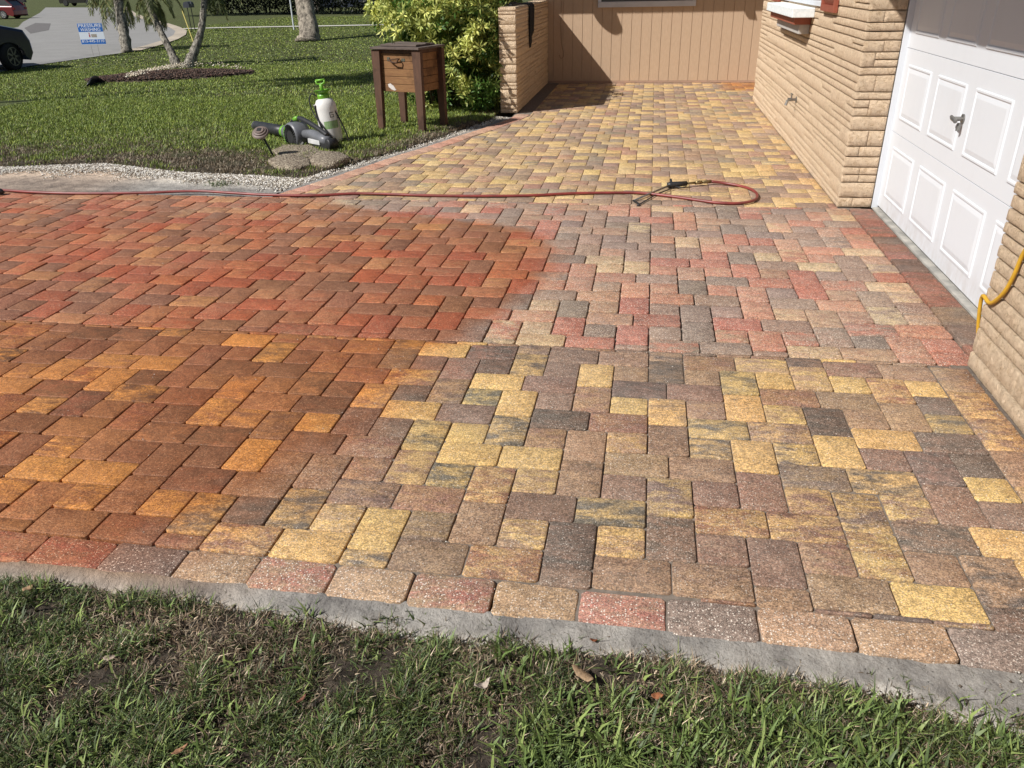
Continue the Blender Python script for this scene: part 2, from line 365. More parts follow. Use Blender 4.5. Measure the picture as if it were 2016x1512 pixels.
def paver(poly, key, sp, gap=.0022, ch=.0035, jag=0, tiltk=1.):
    a = .5*sum(poly[i][0]*poly[(i+1) % len(poly)][1]-poly[(i+1) % len(poly)][0]*poly[i][1] for i in range(len(poly)))
    if a < .0020 or len(poly) < 3: return
    pl_ = [poly[0]]
    for p in poly[1:]:
        if math.hypot(p[0]-pl_[-1][0], p[1]-pl_[-1][1]) > .012: pl_.append(p)
    if len(pl_) > 3 and math.hypot(pl_[0][0]-pl_[-1][0], pl_[0][1]-pl_[-1][1]) < .012: pl_.pop()
    if len(pl_) < 3: return
    base = inset(pl_, gap)
    # round the corners a little and roughen the edges
    ring = []; n = len(base)
    for i in range(n):
        p0, p1, p2 = base[i-1], base[i], base[(i+1) % n]
        l1 = np.hypot(*(p1-p0)); l2 = np.hypot(*(p2-p1)); c = min(.006+jag*.004, l1*.3, l2*.3)
        ring.append(p1+(p0-p1)/l1*c); ring.append(p1+(p2-p1)/l2*c)
        if jag and l2 > .05:
            m = int(l2/.035)
            for k in range(1, m):
                t = k/m; ring.append(p1+(p2-p1)*t + RNG.normal(0, .0011*jag, 2))
    c = np.mean(ring, 0); ring = np.array(ring); m = len(ring)
    zt = RNG.normal(0, .0013*tiltk); tx, ty = RNG.normal(0, .009*tiltk, 2)
    def lev(r_, z): return np.c_[r_, z + zt + (r_[:, 0]-c[0])*tx + (r_[:, 1]-c[1])*ty]
    L1 = ring; dirs = c-ring; dd = dirs/np.linalg.norm(dirs, axis=1)[:, None]
    top = ring + dd*ch*1.3
    Vn = np.concatenate([lev(L1, -.03), lev(L1, -ch), lev(ring+dd*ch*.45, -ch*.3), lev(top, 0), [[c[0], c[1], zt+.0004]]])
    o = PV['n']; idx = np.arange(m); j = (idx+1) % m
    for k in range(3): PV['q'].append(np.stack([o+k*m+idx, o+k*m+j, o+(k+1)*m+j, o+(k+1)*m+idx], 1))
    PV['t'].append(np.stack([o+3*m+idx, o+3*m+j, np.full(m, o+4*m)], 1))
    ca, cb = pick(key); N = len(Vn)
    if RNG.random() < (.34 if key in ('near', 'far') else .22): cb = pick(key)[0]
    if RNG.random() < .5: ca, cb = cb, ca
    PV['V'].append(Vn); PV['ca'].append(np.tile(ca, (N, 1))); PV['cb'].append(np.tile(cb, (N, 1)))
    PV['sp'].append(np.full(N, sp*RNG.uniform(.55, 1.25))); PV['rnd'].append(np.tile(RNG.uniform(-20, 20, 3), (N, 1))); PV['n'] += N
def zone(x0, x1, y0, y1, ox, oy, ux, uy, key, sp, gap, jag=0, edges=()):
    P = 8
    pieces = [(-2, 0, 3, 2), (1, 0, 3, 2), (-2, -2, 2, 2), (0, -3, 2, 3), (0, -6, 2, 3), (2, -2, 2, 2), (2, -4, 3, 2), (5, -4, 3, 2), (-2, -6, 2, 2), (2, -6, 2, 2), (4, -2, 2, 3), (4, 1, 2, 3)]
    a0 = int(math.floor((x0-ox)/(P*ux)))-1; a1 = int(math.ceil((x1-ox)/(P*ux)))+1
    b0 = int(math.floor((y0-oy)/(P*uy)))-1; b1 = int(math.ceil((y1-oy)/(P*uy)))+1
    for a in range(a0, a1+1):
        for b in range(b0, b1+1):
            for (px, py, w_, h_) in pieces:
                X0 = ox+(a*P+px)*ux; Y0 = oy+(b*P+py)*uy; X1 = X0+w_*ux; Y1 = Y0+h_*uy
                po = [(X0, Y0), (X1, Y0), (X1, Y1), (X0, Y1)]
                for e in (((x0, y0), (x1, y0)), ((x1, y0), (x1, y1)), ((x1, y1), (x0, y1)), ((x0, y1), (x0, y0))): 
                    po = clip(po, *e)
                    if len(po) < 3: break
                if len(po) < 3: continue
                yc = (po[0][1]+po[2][1])/2; xc = (po[0][0]+po[2][0])/2
                for f in edges:
                    e = f(xc, yc); 
                    if e is not None: po = clip(po, *e)
                    if len(po) < 3: break
                if len(po) >= 3: paver(po, key, sp, gap, jag=jag)
BLX = lambda x: 1.812 - (x+2.04)*.013                        # upper edge of the front border
zone(-8.6, 1.302, 1.6, 3.478, .066, 2.398, .0777, .0752, 'near', .55, .0022, .5, edges=[lambda x, y: ((-9, BLX(-9)), (3, BLX(3)))])
zone(-8.6, 1.520, 3.482, 6.228, .063+.161, 4.745, .0807, .0803, 'red', 1.1, .0036, 1)
def curve_line(off):
    def f(x, y):
        k = int(np.clip(np.searchsorted(CUR[:, 1], y)-1, 0, len(CUR)-2)); a, b = CUR[k], CUR[k+1]
        t = (b-a)/np.hypot(*(b-a)); n_ = np.array([t[1], -t[0]])
        a2 = a+n_*off; b2 = b+n_*off; return (tuple(b2), tuple(a2))
    return f
def wall_lim(x, y): return ((1.452, 0), (1.452, 20)) if y < 12.15 else None
zone(-3.3, 2.9, 6.232, 14.30, .066, 8.1, .078, .0785, 'far', .35, .0020, 0, edges=[curve_line(.19), wall_lim])
y = 3.482                                                     # edging columns beside the garage and the near wall
while y < 6.2:
    h_ = min(float(RNG.choice([.16, .245])), 6.228-y)
    if h_ > .05: paver([(1.524, y), (1.694, y), (1.694, y+h_), (1.524, y+h_)], 'garage', .25, .0034, .005, .6)
    y += h_
y = .6
while y < 3.44:
    h_ = min(.238, 3.478-y); paver([(1.306, y), (1.466, y), (1.466, y+h_), (1.306, y+h_)], 'near', .4) ; y += h_
x = -8.5
order = {}
while x < 1.75:                                               # front border blocks
    w_ = .2465; yt = BLX(x); s_ = RNG.uniform(-.004, .004)
    x1 = min(x+w_, 9)
    paver([(x, yt-.146+s_), (x1, yt-.148+s_), (x1, BLX(x1)-.001), (x, yt-.001)], 'border', 1.6, .0035, .0042, 1.3, 2.2); x += w_
cur = [CUR[0]]                                                # curved pink soldier course
for a, b in zip(CUR, CUR[1:]):
    L_ = np.hypot(*(b-a)); 
    for k in range(1, int(L_/.03)+1): cur.append(a+(b-a)*k/int(L_/.03))
cur = np.array(cur); s_ = np.r_[0, np.cumsum(np.hypot(*np.diff(cur, axis=0).T))]
def cpt(s0): return np.array([np.interp(s0, s_, cur[:, 0]), np.interp(s0, s_, cur[:, 1])])
d = 0.
while d+.24 < s_[-1]:
    a, b = cpt(d), cpt(d+.24); t = (b-a)/np.hypot(*(b-a)); n_ = np.array([t[1], -t[0]])
    if a[1] < 10.75: paver([tuple(a), tuple(a+n_*.185), tuple(b+n_*.185), tuple(b)], 'pink', .6, .003, .005, 1)
    d += .24
V = np.concatenate(PV['V']); wet = wetf(V[:, 0], V[:, 1])
# gentle unevenness of the whole surface
V[:, 2] += .0018*np.sin(V[:, 0]*4.1+1)*np.sin(V[:, 1]*3.3)
dr = fast('driveway', V, np.concatenate(PV['q']), np.concatenate(PV['t']), {'ca': np.concatenate(PV['ca']), 'cb': np.concatenate(PV['cb']), 'sp': np.concatenate(PV['sp']), 'rnd': np.concatenate(PV['rnd']), 'wet': wet}, M_PAVER)
tag(dr, kind='structure')
outline = [(-8.6, 1.70), (1.47, 1.64), (1.47, 3.48), (1.70, 3.48), (1.70, 6.235), (1.45, 6.235), (1.45, 12.14), (2.9, 12.14), (2.9, 14.3), (-1.71, 14.3), (-1.71, 10.7)] + [tuple(p+np.array([.02, 0])) for p in CUR[:8][::-1]] + [(-3.1, 6.22), (-8.6, 6.22)]
bx_ = np.arange(-8.6, 2.95, .1); by_ = np.arange(1.65, 14.4, .1)
def inside(x, y, P):
    c = False; n = len(P)
    for i in range(n):
        (xa, ya), (xb, yb) = P[i], P[i-1]
        if (ya > y) != (yb > y) and x < (xb-xa)*(y-ya)/(yb-ya)+xa: c = not c
    return c
Vb, Qb, wb = [], [], []
for xx in bx_:
    for yy in by_:
        if all(inside(xx+dx, yy+dy, outline) for dx, dy in ((.0, .0), (.1, .0), (.1, .1), (0, .1))):
            o = len(Vb); Vb += [(xx, yy), (xx+.1, yy), (xx+.1, yy+.1), (xx, yy+.1)]; Qb.append((o, o+1, o+2, o+3))
n0_ = len(Vb)
for (xa, xb, ya, yb) in ((1.40, 1.50, .5, 3.49), (1.40, 1.475, 6.22, 12.16), (1.62, 1.715, 3.47, 6.27), (-1.75, -1.62, 10.6, 14.32), (-1.75, 2.9, 14.2, 14.34), (1.30, 1.72, 6.19, 6.28), (-8.6, -3.05, 6.15, 6.235)):
    st_ = max(1, int((yb-ya)/.2))
    for k in range(st_):
        y0_, y1_ = ya+(yb-ya)*k/st_, ya+(yb-ya)*(k+1)/st_; o = len(Vb); Vb += [(xa, y0_), (xb, y0_), (xb, y1_), (xa, y1_)]; Qb.append((o, o+1, o+2, o+3))
Vb = np.array(Vb); wt = wetf(Vb[:, 0], Vb[:, 1])
Zb = -.0075-.010*wt - .008*((Vb[:, 1] > 3.48) & (Vb[:, 1] < 6.23))
Zb[n0_:] = -.0052+.0004*((np.arange(len(Vb)-n0_)//4) % 2)
tag(fast('joint_sand', np.c_[Vb, Zb], Qb, attrs={'wet': wt}, mat=M_BED), kind='structure')
# ---------------------------------------------------------------- concrete edging, front
def strip(name, inner, outer, nv, prof, attr, mat, jit=.012, zi=-.006):
    n = len(inner); V, A = [], []
    for k in range(n):
        for j in range(nv):
            t = j/(nv-1); p = inner[k]*(1-t)+outer[k]*t
            nz = mnoise.noise(Vector((p[0]*7, p[1]*7, 3)))*.006 + mnoise.noise(Vector((p[0]*30, p[1]*30, 9)))*.003
            V.append((p[0], p[1], prof(t, p)+nz*min(1, t*4))); A.append(attr(p[0], p[1], t))
    i = np.arange(n-1)[:, None]*nv + np.arange(nv-1)[None]; q = np.stack([i, i+1, i+nv+1, i+nv], -1).reshape(-1, 4)
    V = np.array(V); a, b, c = V[q[0, 0]], V[q[0, 1]], V[q[0, 2]]
    if np.cross(b-a, c-b)[2] < 0: q = q[:, ::-1]
    tt_ = np.tile(np.linspace(0, 1, nv), n); ws = np.clip((tt_-.42)/.25, 0, 1)*(V[:, 1] > 5)*np.where(V[:, 0] < -2.9, 1, .75) + 1.0*np.clip((tt_-.55)/.35, 0, 1)*(V[:, 1] < 5)
    return tag(fast(name, V, q, attrs={'st': np.array(A), 'ws': ws}, mat=mat, smooth=True), kind='structure')
xs = np.arange(-8.6, 2.4, .02)
inner = np.array([(x, BLX(x)-.134+.014*mnoise.noise(Vector((x*6, 7, 0)))) for x in xs]); outer = np.array([(x, frontY(x)-.06+.03*mnoise.noise(Vector((x*5, 0, 0)))+.015*mnoise.noise(Vector((x*21, 0, 5)))) for x in xs])
strip('concrete_edging', inner, outer, 12, lambda t, p: -.0015-.010*t-.040*t**2+(.010*mnoise.noise(Vector((p[0]*16, p[1]*16, 1)))+.006*mnoise.noise(Vector((p[0]*45, p[1]*45, 1))))*min(1, t*2.5), lambda x, y, t: sm((-.9-x)/.6)*(1-t), M_CON)
# far edging: sand and concrete up to the turf
xs = np.arange(-8.6, -3.12, .03); inn = [(x, 6.215) for x in xs]; out = [(x, float(edgeY(x))+.06) for x in xs]
for k in np.linspace(0, 1, 130):
    s0 = k*(s_[-1]-3.75); p = cpt(s0); tt = cpt(s0+.05)-cpt(s0-.0); tt /= np.hypot(*tt); n_ = np.array([-tt[1], tt[0]])
    inn.append(tuple(p-n_*(-.004))); out.append(tuple(p+n_*(.30 if k < .2 else .22+.05*mnoise.noise(Vector((k*9, 0, 0)))) if k > .02 else (-3.2, 6.95)))
strip('concrete_edging_far', np.array(inn), np.array(out), 12, lambda t, p: -.014-.016*t, lambda x, y, t: .55*sm((-4.2-x)/1.), M_CON)
# ---------------------------------------------------------------- white shell gravel
def chips(name, pts, size, cols, flat_=.6, mat=M_STONE, parent=None):
    base = np.array([(1, 0, 0), (0, 1, 0), (-1, 0, 0), (0, -1, 0), (0, 0, 1), (0, 0, -1)], float); F = np.array([(0, 1, 4), (1, 2, 4), (2, 3, 4), (3, 0, 4), (1, 0, 5), (2, 1, 5), (3, 2, 5), (0, 3, 5)])
    n = len(pts); sz = size*RNG.uniform(.5, 1.4, n); a = RNG.uniform(0, 6.28, n); ti = RNG.normal(0, .5, n)
    B = base[None]*np.stack([sz*RNG.uniform(.7, 1.4, n), sz*RNG.uniform(.6, 1.1, n), sz*flat_*RNG.uniform(.7, 1.2, n)], 1)[:, None] * (1+RNG.normal(0, .15, (n, 6, 1)))
    x, y, z = B[..., 0], B[..., 1], B[..., 2]; y, z = y*np.cos(ti)[:, None]-z*np.sin(ti)[:, None], y*np.sin(ti)[:, None]+z*np.cos(ti)[:, None]
    x, y = x*np.cos(a)[:, None]-y*np.sin(a)[:, None], x*np.sin(a)[:, None]+y*np.cos(a)[:, None]
    V = np.stack([x, y, z], -1)+np.asarray(pts)[:, None]; T = (np.arange(n)[:, None, None]*6+F[None]).reshape(-1, 3)
    c = np.array(cols)[RNG.integers(0, len(cols), n)]*RNG.uniform(.8, 1.12, (n, 1))
    return fast(name, V.reshape(-1, 3), None, T, {'col': np.repeat(c, 6, 0)}, mat, parent)
pts = []
for _ in range(16000):
    x = RNG.uniform(-7.4, -2.95); e = float(edgeY(x)); wdt = .36 + .34*mnoise.noise(Vector((x*1.7, 3, 0))) + .12*mnoise.noise(Vector((x*6, 3, 0))); t = abs(RNG.normal(0, .45))
    y = e+.06-wdt*t
    if y > 6.36 and t < 1.25: pts.append((x, y, -.018+RNG.uniform(0, .012)))
for _ in range(1700):
    k = RNG.uniform(.08, .97); s0 = k*(s_[-1]-3.6); p = cpt(s0); tt = cpt(s0+.05)-p; tt /= np.hypot(*tt); n_ = np.array([-tt[1], tt[0]]); q_ = p+n_*RNG.uniform(.09, .26)
    pts.append((q_[0], q_[1], -.02+RNG.uniform(0, .01)))
tag(chips('shell_gravel', pts, .0085, [(.78, .74, .67), (.66, .61, .52), (.84, .81, .76), (.42, .36, .29), (.20, .16, .12)]), 'white crushed shell scattered between the turf and the concrete edging', 'gravel', kind='stuff')
pts = []
for _ in range(5200):
    x = RNG.uniform(-2.6, 1.5); y = frontY(x)-.02+RNG.normal(0, .028) if RNG.random() < .75 else RNG.uniform(frontY(x)-.03, BLX(x)-.15); pts.append((x, y, -.030+.012*max(0, (y-frontY(x))/.05)+RNG.uniform(-.004, .004)))
tag(chips('mortar_crumbs', pts, .0042, [(.36, .33, .29), (.46, .43, .38), (.20, .17, .14), (.10, .08, .06), (.28, .24, .2)], .7), 'loose crumbs and grit along the outer edge of the front concrete edging', 'grit', kind='stuff')
pts = [(RNG.uniform(-3.5, 1.45), RNG.uniform(1.75, 6.2), .003) for _ in range(900)] + [(RNG.uniform(-1.2, 1.45), RNG.uniform(1.7, 3.2), .003) for _ in range(500)] + [(1.44+RNG.normal(0, .02), RNG.uniform(1.9, 3.4), .002) for _ in range(150)] + [(1.40+RNG.normal(0, .03), RNG.uniform(6.4, 12), .002) for _ in range(300)]
tag(chips('paving_grit', pts, .0022, [(.60, .55, .48), (.75, .72, .66), (.16, .12, .09), (.4, .36, .3)], .6), 'fine pale grit scattered over the coloured paving blocks', 'grit', kind='stuff')
# ================================================================ GRASS
def blades(name, P, L, W, C, lean=.5, mat=M_GRASS, parent=None, flop=1.0, tipc=1.15):
    n = len(P); a = RNG.uniform(0, 2*np.pi, n); le = np.abs(RNG.normal(lean, .35, n))
    d = np.stack([np.cos(a), np.sin(a), np.zeros(n)], 1); s = np.stack([-np.sin(a+RNG.normal(0, .5, n)), np.cos(a), np.zeros(n)], 1)
    up = np.array([0, 0, 1.])
    m = P + (d*np.sin(le)[:, None] + up*np.cos(le)[:, None])*(L*.5)[:, None]
    l2 = le+flop*RNG.uniform(.2, 1.1, n); tp = m + (d*np.sin(l2)[:, None]+up*np.cos(l2)[:, None])*(L*.5)[:, None]
    w = W[:, None]*.5
    V = np.stack([P-s*w, P+s*w, m-s*w*.85, m+s*w*.85, tp], 1).reshape(-1, 3)
    o = np.arange(n)*5; q = np.stack([o, o+1, o+3, o+2], 1); t = np.stack([o+2, o+3, o+4], 1)
    k = np.array([1., 1., 1., 1., tipc])
    c = (C[:, None]*k[None, :, None]).reshape(-1, 3)
    return fast(name, V, q, t, {'col': c}, mat, parent)
def nz(x, y, f, o=0): return np.array([mnoise.noise(Vector((a*f, b*f, o))) for a, b in zip(x, y)])
def frame_ok(P, m=70):
    u, v = proj(P); return (u > -m) & (u < 2016+m) & (v > -m) & (v < 1512+m*1.6)
GREEN = np.array([(.105, .145, .040), (.080, .120, .036), (.14, .175, .055), (.065, .10, .04), (.095, .14, .058)])
DEAD = np.array([(.24, .19, .125), (.17, .125, .08), (.30, .25, .18), (.11, .08, .055)])
# foreground
n = 330000
x = RNG.uniform(-2.6, 1.7, n); y = RNG.uniform(.72, 1.62, n)
e = frontY(x)+.055*nz(x, y*0, 6, 2)+.045*nz(x, y*0, 24, 3)-.012; dens = nz(x, y, 2.3, 1); fine = nz(x, y, 9, 4)
near_edge = np.clip((e-y)/(.10+.12*sm((x-.25)/.4)), 0, 1)
keep = (y < e) & (RNG.random(n) < np.clip(.70+.7*dens+.9*fine, .25, 1)*(.30+.70*near_edge))
x, y = x[keep], y[keep]; dens = dens[keep]; fine = fine[keep]; P = np.stack([x, y, gh(x, y)-.004], 1); ok = frame_ok(P, 120); P = P[ok]; dens = dens[ok]; fine = fine[ok]; n = len(P)
dead = RNG.random(n) < np.clip(.40-.9*dens-.8*fine+.10, .18, .88)
C = np.where(dead[:, None], DEAD[RNG.integers(0, 4, n)], GREEN[RNG.integers(0, 5, n)])*RNG.uniform(.5, 1.5, (n, 1))
L = RNG.uniform(.016, .052, n)*(1+.7*np.clip(fine*2, -.5, 1)); W = RNG.uniform(.0014, .0040, n); C = C*np.array((1.05, 1.0, 1.0))*RNG.choice([.45, .8, 1.0, 1.7], n)[:, None]*(1+.6*nz(P[:, 0], P[:, 1], 3.1, 12))[:, None]
LEANV = .75
g = blades('front_grass', P, L, W, C, lean=.55, flop=1.3); tag(g, 'patchy front turf mixed with dry thatch below the curved paver border', 'grass', kind='stuff')
P_, L_, W_, C_ = [], [], [], []
for _ in range(95):
    x0 = RNG.uniform(-2.3, 1.3); y0 = frontY(x0)-.01; a = RNG.normal(1.57, .7); ln_ = RNG.uniform(.02, .075)
    for k in range(9):
        t = k/8; xx = x0+math.cos(a)*ln_*t+RNG.normal(0, .004); yy = y0+math.sin(a)*ln_*t
        for _k in range(2): P_.append((xx, yy, -.03+.012*t)); L_.append(RNG.uniform(.010, .032)); W_.append(RNG.uniform(.0014, .0034)); C_.append((GREEN[RNG.integers(0, 5)] if RNG.random() < .55 else DEAD[RNG.integers(0, 4)])*RNG.uniform(.5, 1.4))
tag(blades('grass_runners', np.array(P_), np.array(L_), np.array(W_), np.array(C_), lean=1.0, flop=.6), 'thin grass runners creeping onto the front concrete edging', 'grass', kind='stuff')
# broad blades in tufts
tufts = []
def tuft(px, py, k, r_, ln): p = at(px, py); tufts.append((p[0], p[1], k, r_, ln))
for t in [(60, 1190, 26, .05, .075), (110, 1170, 16, .03, .08), (20, 1230, 22, .05, .07), (150, 1230, 16, .04, .06), (230, 1200, 14, .03, .055), (330, 1210, 8, .03, .05), (560, 1240, 18, .025, .08), (610, 1225, 22, .03, .085), (640, 1260, 14, .03, .06), (730, 1240, 20, .03, .07), (780, 1225, 22, .03, .075), (850, 1250, 10, .02, .06),
          (990, 1290, 22, .03, .075), (1030, 1320, 22, .03, .075), (1090, 1310, 20, .03, .07), (1130, 1290, 14, .03, .06), (1210, 1320, 18, .03, .07), (1260, 1330, 14, .03, .06), (1310, 1340, 18, .03, .07), (1160, 1370, 20, .04, .07), (1000, 1360, 20, .04, .07), (1500, 1350, 12, .03, .055), (1570, 1380, 16, .03, .06), (1640, 1400, 16, .04, .06), (1720, 1400, 12, .03, .05), (1780, 1440, 14, .03, .06)]:
    tuft(*t)
for _ in range(230):
    px = RNG.uniform(1000, 2016); py = RNG.uniform(1390, 1560)
    if px > 1750 and RNG.random() < .5: continue
    tuft(px, py, int(RNG.integers(8, 18)), .045, RNG.uniform(.055, .09))
for _ in range(150): tuft(RNG.uniform(-30, 1080), RNG.uniform(1215, 1570), int(RNG.integers(3, 11)), .04, RNG.uniform(.035, .075))
for _ in range(60): tuft(RNG.uniform(0, 500), RNG.uniform(1400, 1570), int(RNG.integers(5, 12)), .04, RNG.uniform(.05, .085))
PP, LL, CC = [], [], []
for (tx, ty, k, r_, ln) in tufts:
    for _ in range(k):
        xx, yy = tx+RNG.normal(0, r_*.5), ty+RNG.normal(0, r_*.5)
        PP.append((xx, yy, float(gh(xx, yy))-.003)); LL.append(ln*RNG.uniform(.55, 1.2)); CC.append(np.array([(.15, .21, .06), (.115, .17, .048), (.23, .29, .09), (.075, .11, .035)][RNG.integers(0, 4)])*RNG.uniform(.8, 1.25))
g = blades('broad_grass_blades', np.array(PP), np.array(LL), RNG.uniform(.0038, .0088, len(PP)), np.array(CC), lean=.55, flop=.8); tag(g, 'coarse bright green grass tufts growing along the front paver border', 'grass', kind='stuff')
# thatch litter lying flat
n = 26000; x = RNG.uniform(-2.4, 1.7, n); y = frontY(x)+.02-np.where(RNG.random(n) < .45, np.abs(RNG.normal(0, .05, n)), RNG.uniform(-.02, .8, n)); P = np.stack([x, y, gh(x, y)+.004], 1); ok = frame_ok(P); P = P[ok]; n = len(P)
tag(blades('dry_thatch', P, RNG.uniform(.015, .05, n), RNG.uniform(.001, .0028, n), DEAD[RNG.integers(0, 4, n)]*RNG.uniform(.5, 1.9, (n, 1)), lean=1.35, flop=.25), 'dry straw litter lying along the bottom edge of the concrete edging', 'straw', kind='stuff')
# back lawn, three densities
BEDC = at(338, 153)
def lawn_patch(name, n, y0, y1, L0, L1, W0, W1, label):
    x = RNG.uniform(-26 if y1 > 14 else -10, -1.75, n); y = RNG.uniform(y0, y1, n)
    inb = (((x-BEDC[0])*math.cos(.30)+(y-BEDC[1])*math.sin(.30))/1.82)**2+((-(x-BEDC[0])*math.sin(.30)+(y-BEDC[1])*math.cos(.30))/1.27)**2 < 1
    e = edgeY(x); k = (y > e-.01) & ~inb & ~((x > -1.98) & (y > 10.8))
    P = np.stack([x, y, gh(x, y)-.005], 1)[k]
    ok = frame_ok(P, 60) & ~np.array([inside(a, b, ROADP) for a, b in P[:, :2]]) ; P = P[ok]; n = len(P)
    x, y = P[:, 0], P[:, 1]; d1 = nz(x, y, 1.1, 7); d2 = nz(x, y, 4.5, 8); ed = y-edgeY(x)
    pd = np.clip(1.15-ed/1.9, 0, 1)*np.clip(.78+1.5*d1+.8*d2, 0, 1) + .05 + np.clip(d1*.5+d2*.3-.1, 0, .3)
    dead = RNG.random(n) < pd
    C = np.where(dead[:, None], DEAD[RNG.integers(0, 4, n)]*1.0, GREEN[RNG.integers(0, 5, n)]*np.array((2.15, 1.95, 1.2)))*RNG.uniform(.45, 1.55, (n, 1))*(1+.35*d2[:, None])
    L = RNG.uniform(L0, L1, n)*np.where(dead, .75, 1); W = RNG.uniform(W0, W1, n)
    tag(blades(name, P, L, W, C, lean=.45, flop=.9), label, 'grass', kind='stuff')
# ================================================================ STREET
def rp(px, py): return at(px, py)[:2]
ROADPX = [(-500, 215), (-200, 170), (0, 143), (60, 131), (150, 118), (250, 104), (300, 92), (335, 80), (352, 70), (356, 62), (340, 53), (318, 44), (275, 32), (252, 22), (240, 15), (90, 15), (78, 26), (45, 44), (36, 54), (0, 60), (-60, 66), (-500, 80)]
ROADP = [tuple(rp(*p)) for p in ROADPX]
gz = lambda dz: (lambda x, y: float(gh(x, y))+dz)
def draped(name, P, dz, mat, step):
    P = np.array(P); x0, y0 = P.min(0); x1, y1 = P.max(0)
    return flat(name, [tuple(p) for p in P], gz(dz), mat)
rd = draped('road', ROADP, .02, M_ROAD, 2); tag(rd, kind='structure')
def ribbon(name, px, w_, dz, mat, label=None, wob=0):
    P = [at(*p) for p in px]; Q = []
    for a, b in zip(P, P[1:]):
        for k in range(6): Q.append(a+(b-a)*k/6)
    Q.append(P[-1]); Q = np.array(Q)[:, :2]; Vv = []
    for i in range(len(Q)):
        t = Q[min(i+1, len(Q)-1)]-Q[max(i-1, 0)]; t /= np.hypot(*t); n_ = np.array([-t[1], t[0]])
        for s_k in (-.5, .5): p = Q[i]+n_*w_*s_k; Vv.append((p[0], p[1], float(gh(*p))+dz))
    o = np.arange(len(Q)-1)*2; q = np.stack([o, o+2, o+3, o+1], 1); V = np.array(Vv)
    if np.cross(V[q[0, 1]]-V[q[0, 0]], V[q[0, 2]]-V[q[0, 1]])[2] < 0: q = q[:, ::-1]
    return tag(fast(name, V, q, mat=mat), kind='structure')
M_KERB = simple('kerb_concrete', (.50, .43, .34), (.36, .31, .25), .8, .9, bump=.3)
M_WALK = simple('walk_concrete', (.55, .53, .48), (.48, .46, .42), .8, .9)
ribbon('kerb', [(243, 12), (262, 28), (285, 37), (322, 47), (345, 55), (357, 62), (354, 70), (337, 79), (300, 91), (262, 101)], .55, .035, M_KERB)
ribbon('sidewalk', [(359, 57.5), (450, 55), (560, 53.2), (660, 51.5), (760, 49.5), (900, 47)], .95, .03, M_WALK)
lawn_patch('near_lawn_grass', 260000, 6.8, 12.6, .025, .062, .0045, .0085, 'green turf with brown dry patches between the mulch bed and the driveway')
lawn_patch('middle_lawn_grass', 200000, 12.6, 22, .03, .06, .008, .014, 'mown turf around the mulch bed reaching the street edge')
lawn_patch('distant_lawn_grass', 120000, 22, 58, .03, .06, .018, .040, 'far stretch of mown turf on both sides of the sidewalk')
# asphalt patch and dark kerb stains are part of the road surface
flat('road_patch', [tuple(rp(*p)) for p in [(48, 56), (70, 46), (100, 47), (96, 60), (60, 67)]], gz(.026), simple('patch_asphalt', (.15, .14, .14), (.12, .115, .11), 3, .95))['kind'] = 'structure'
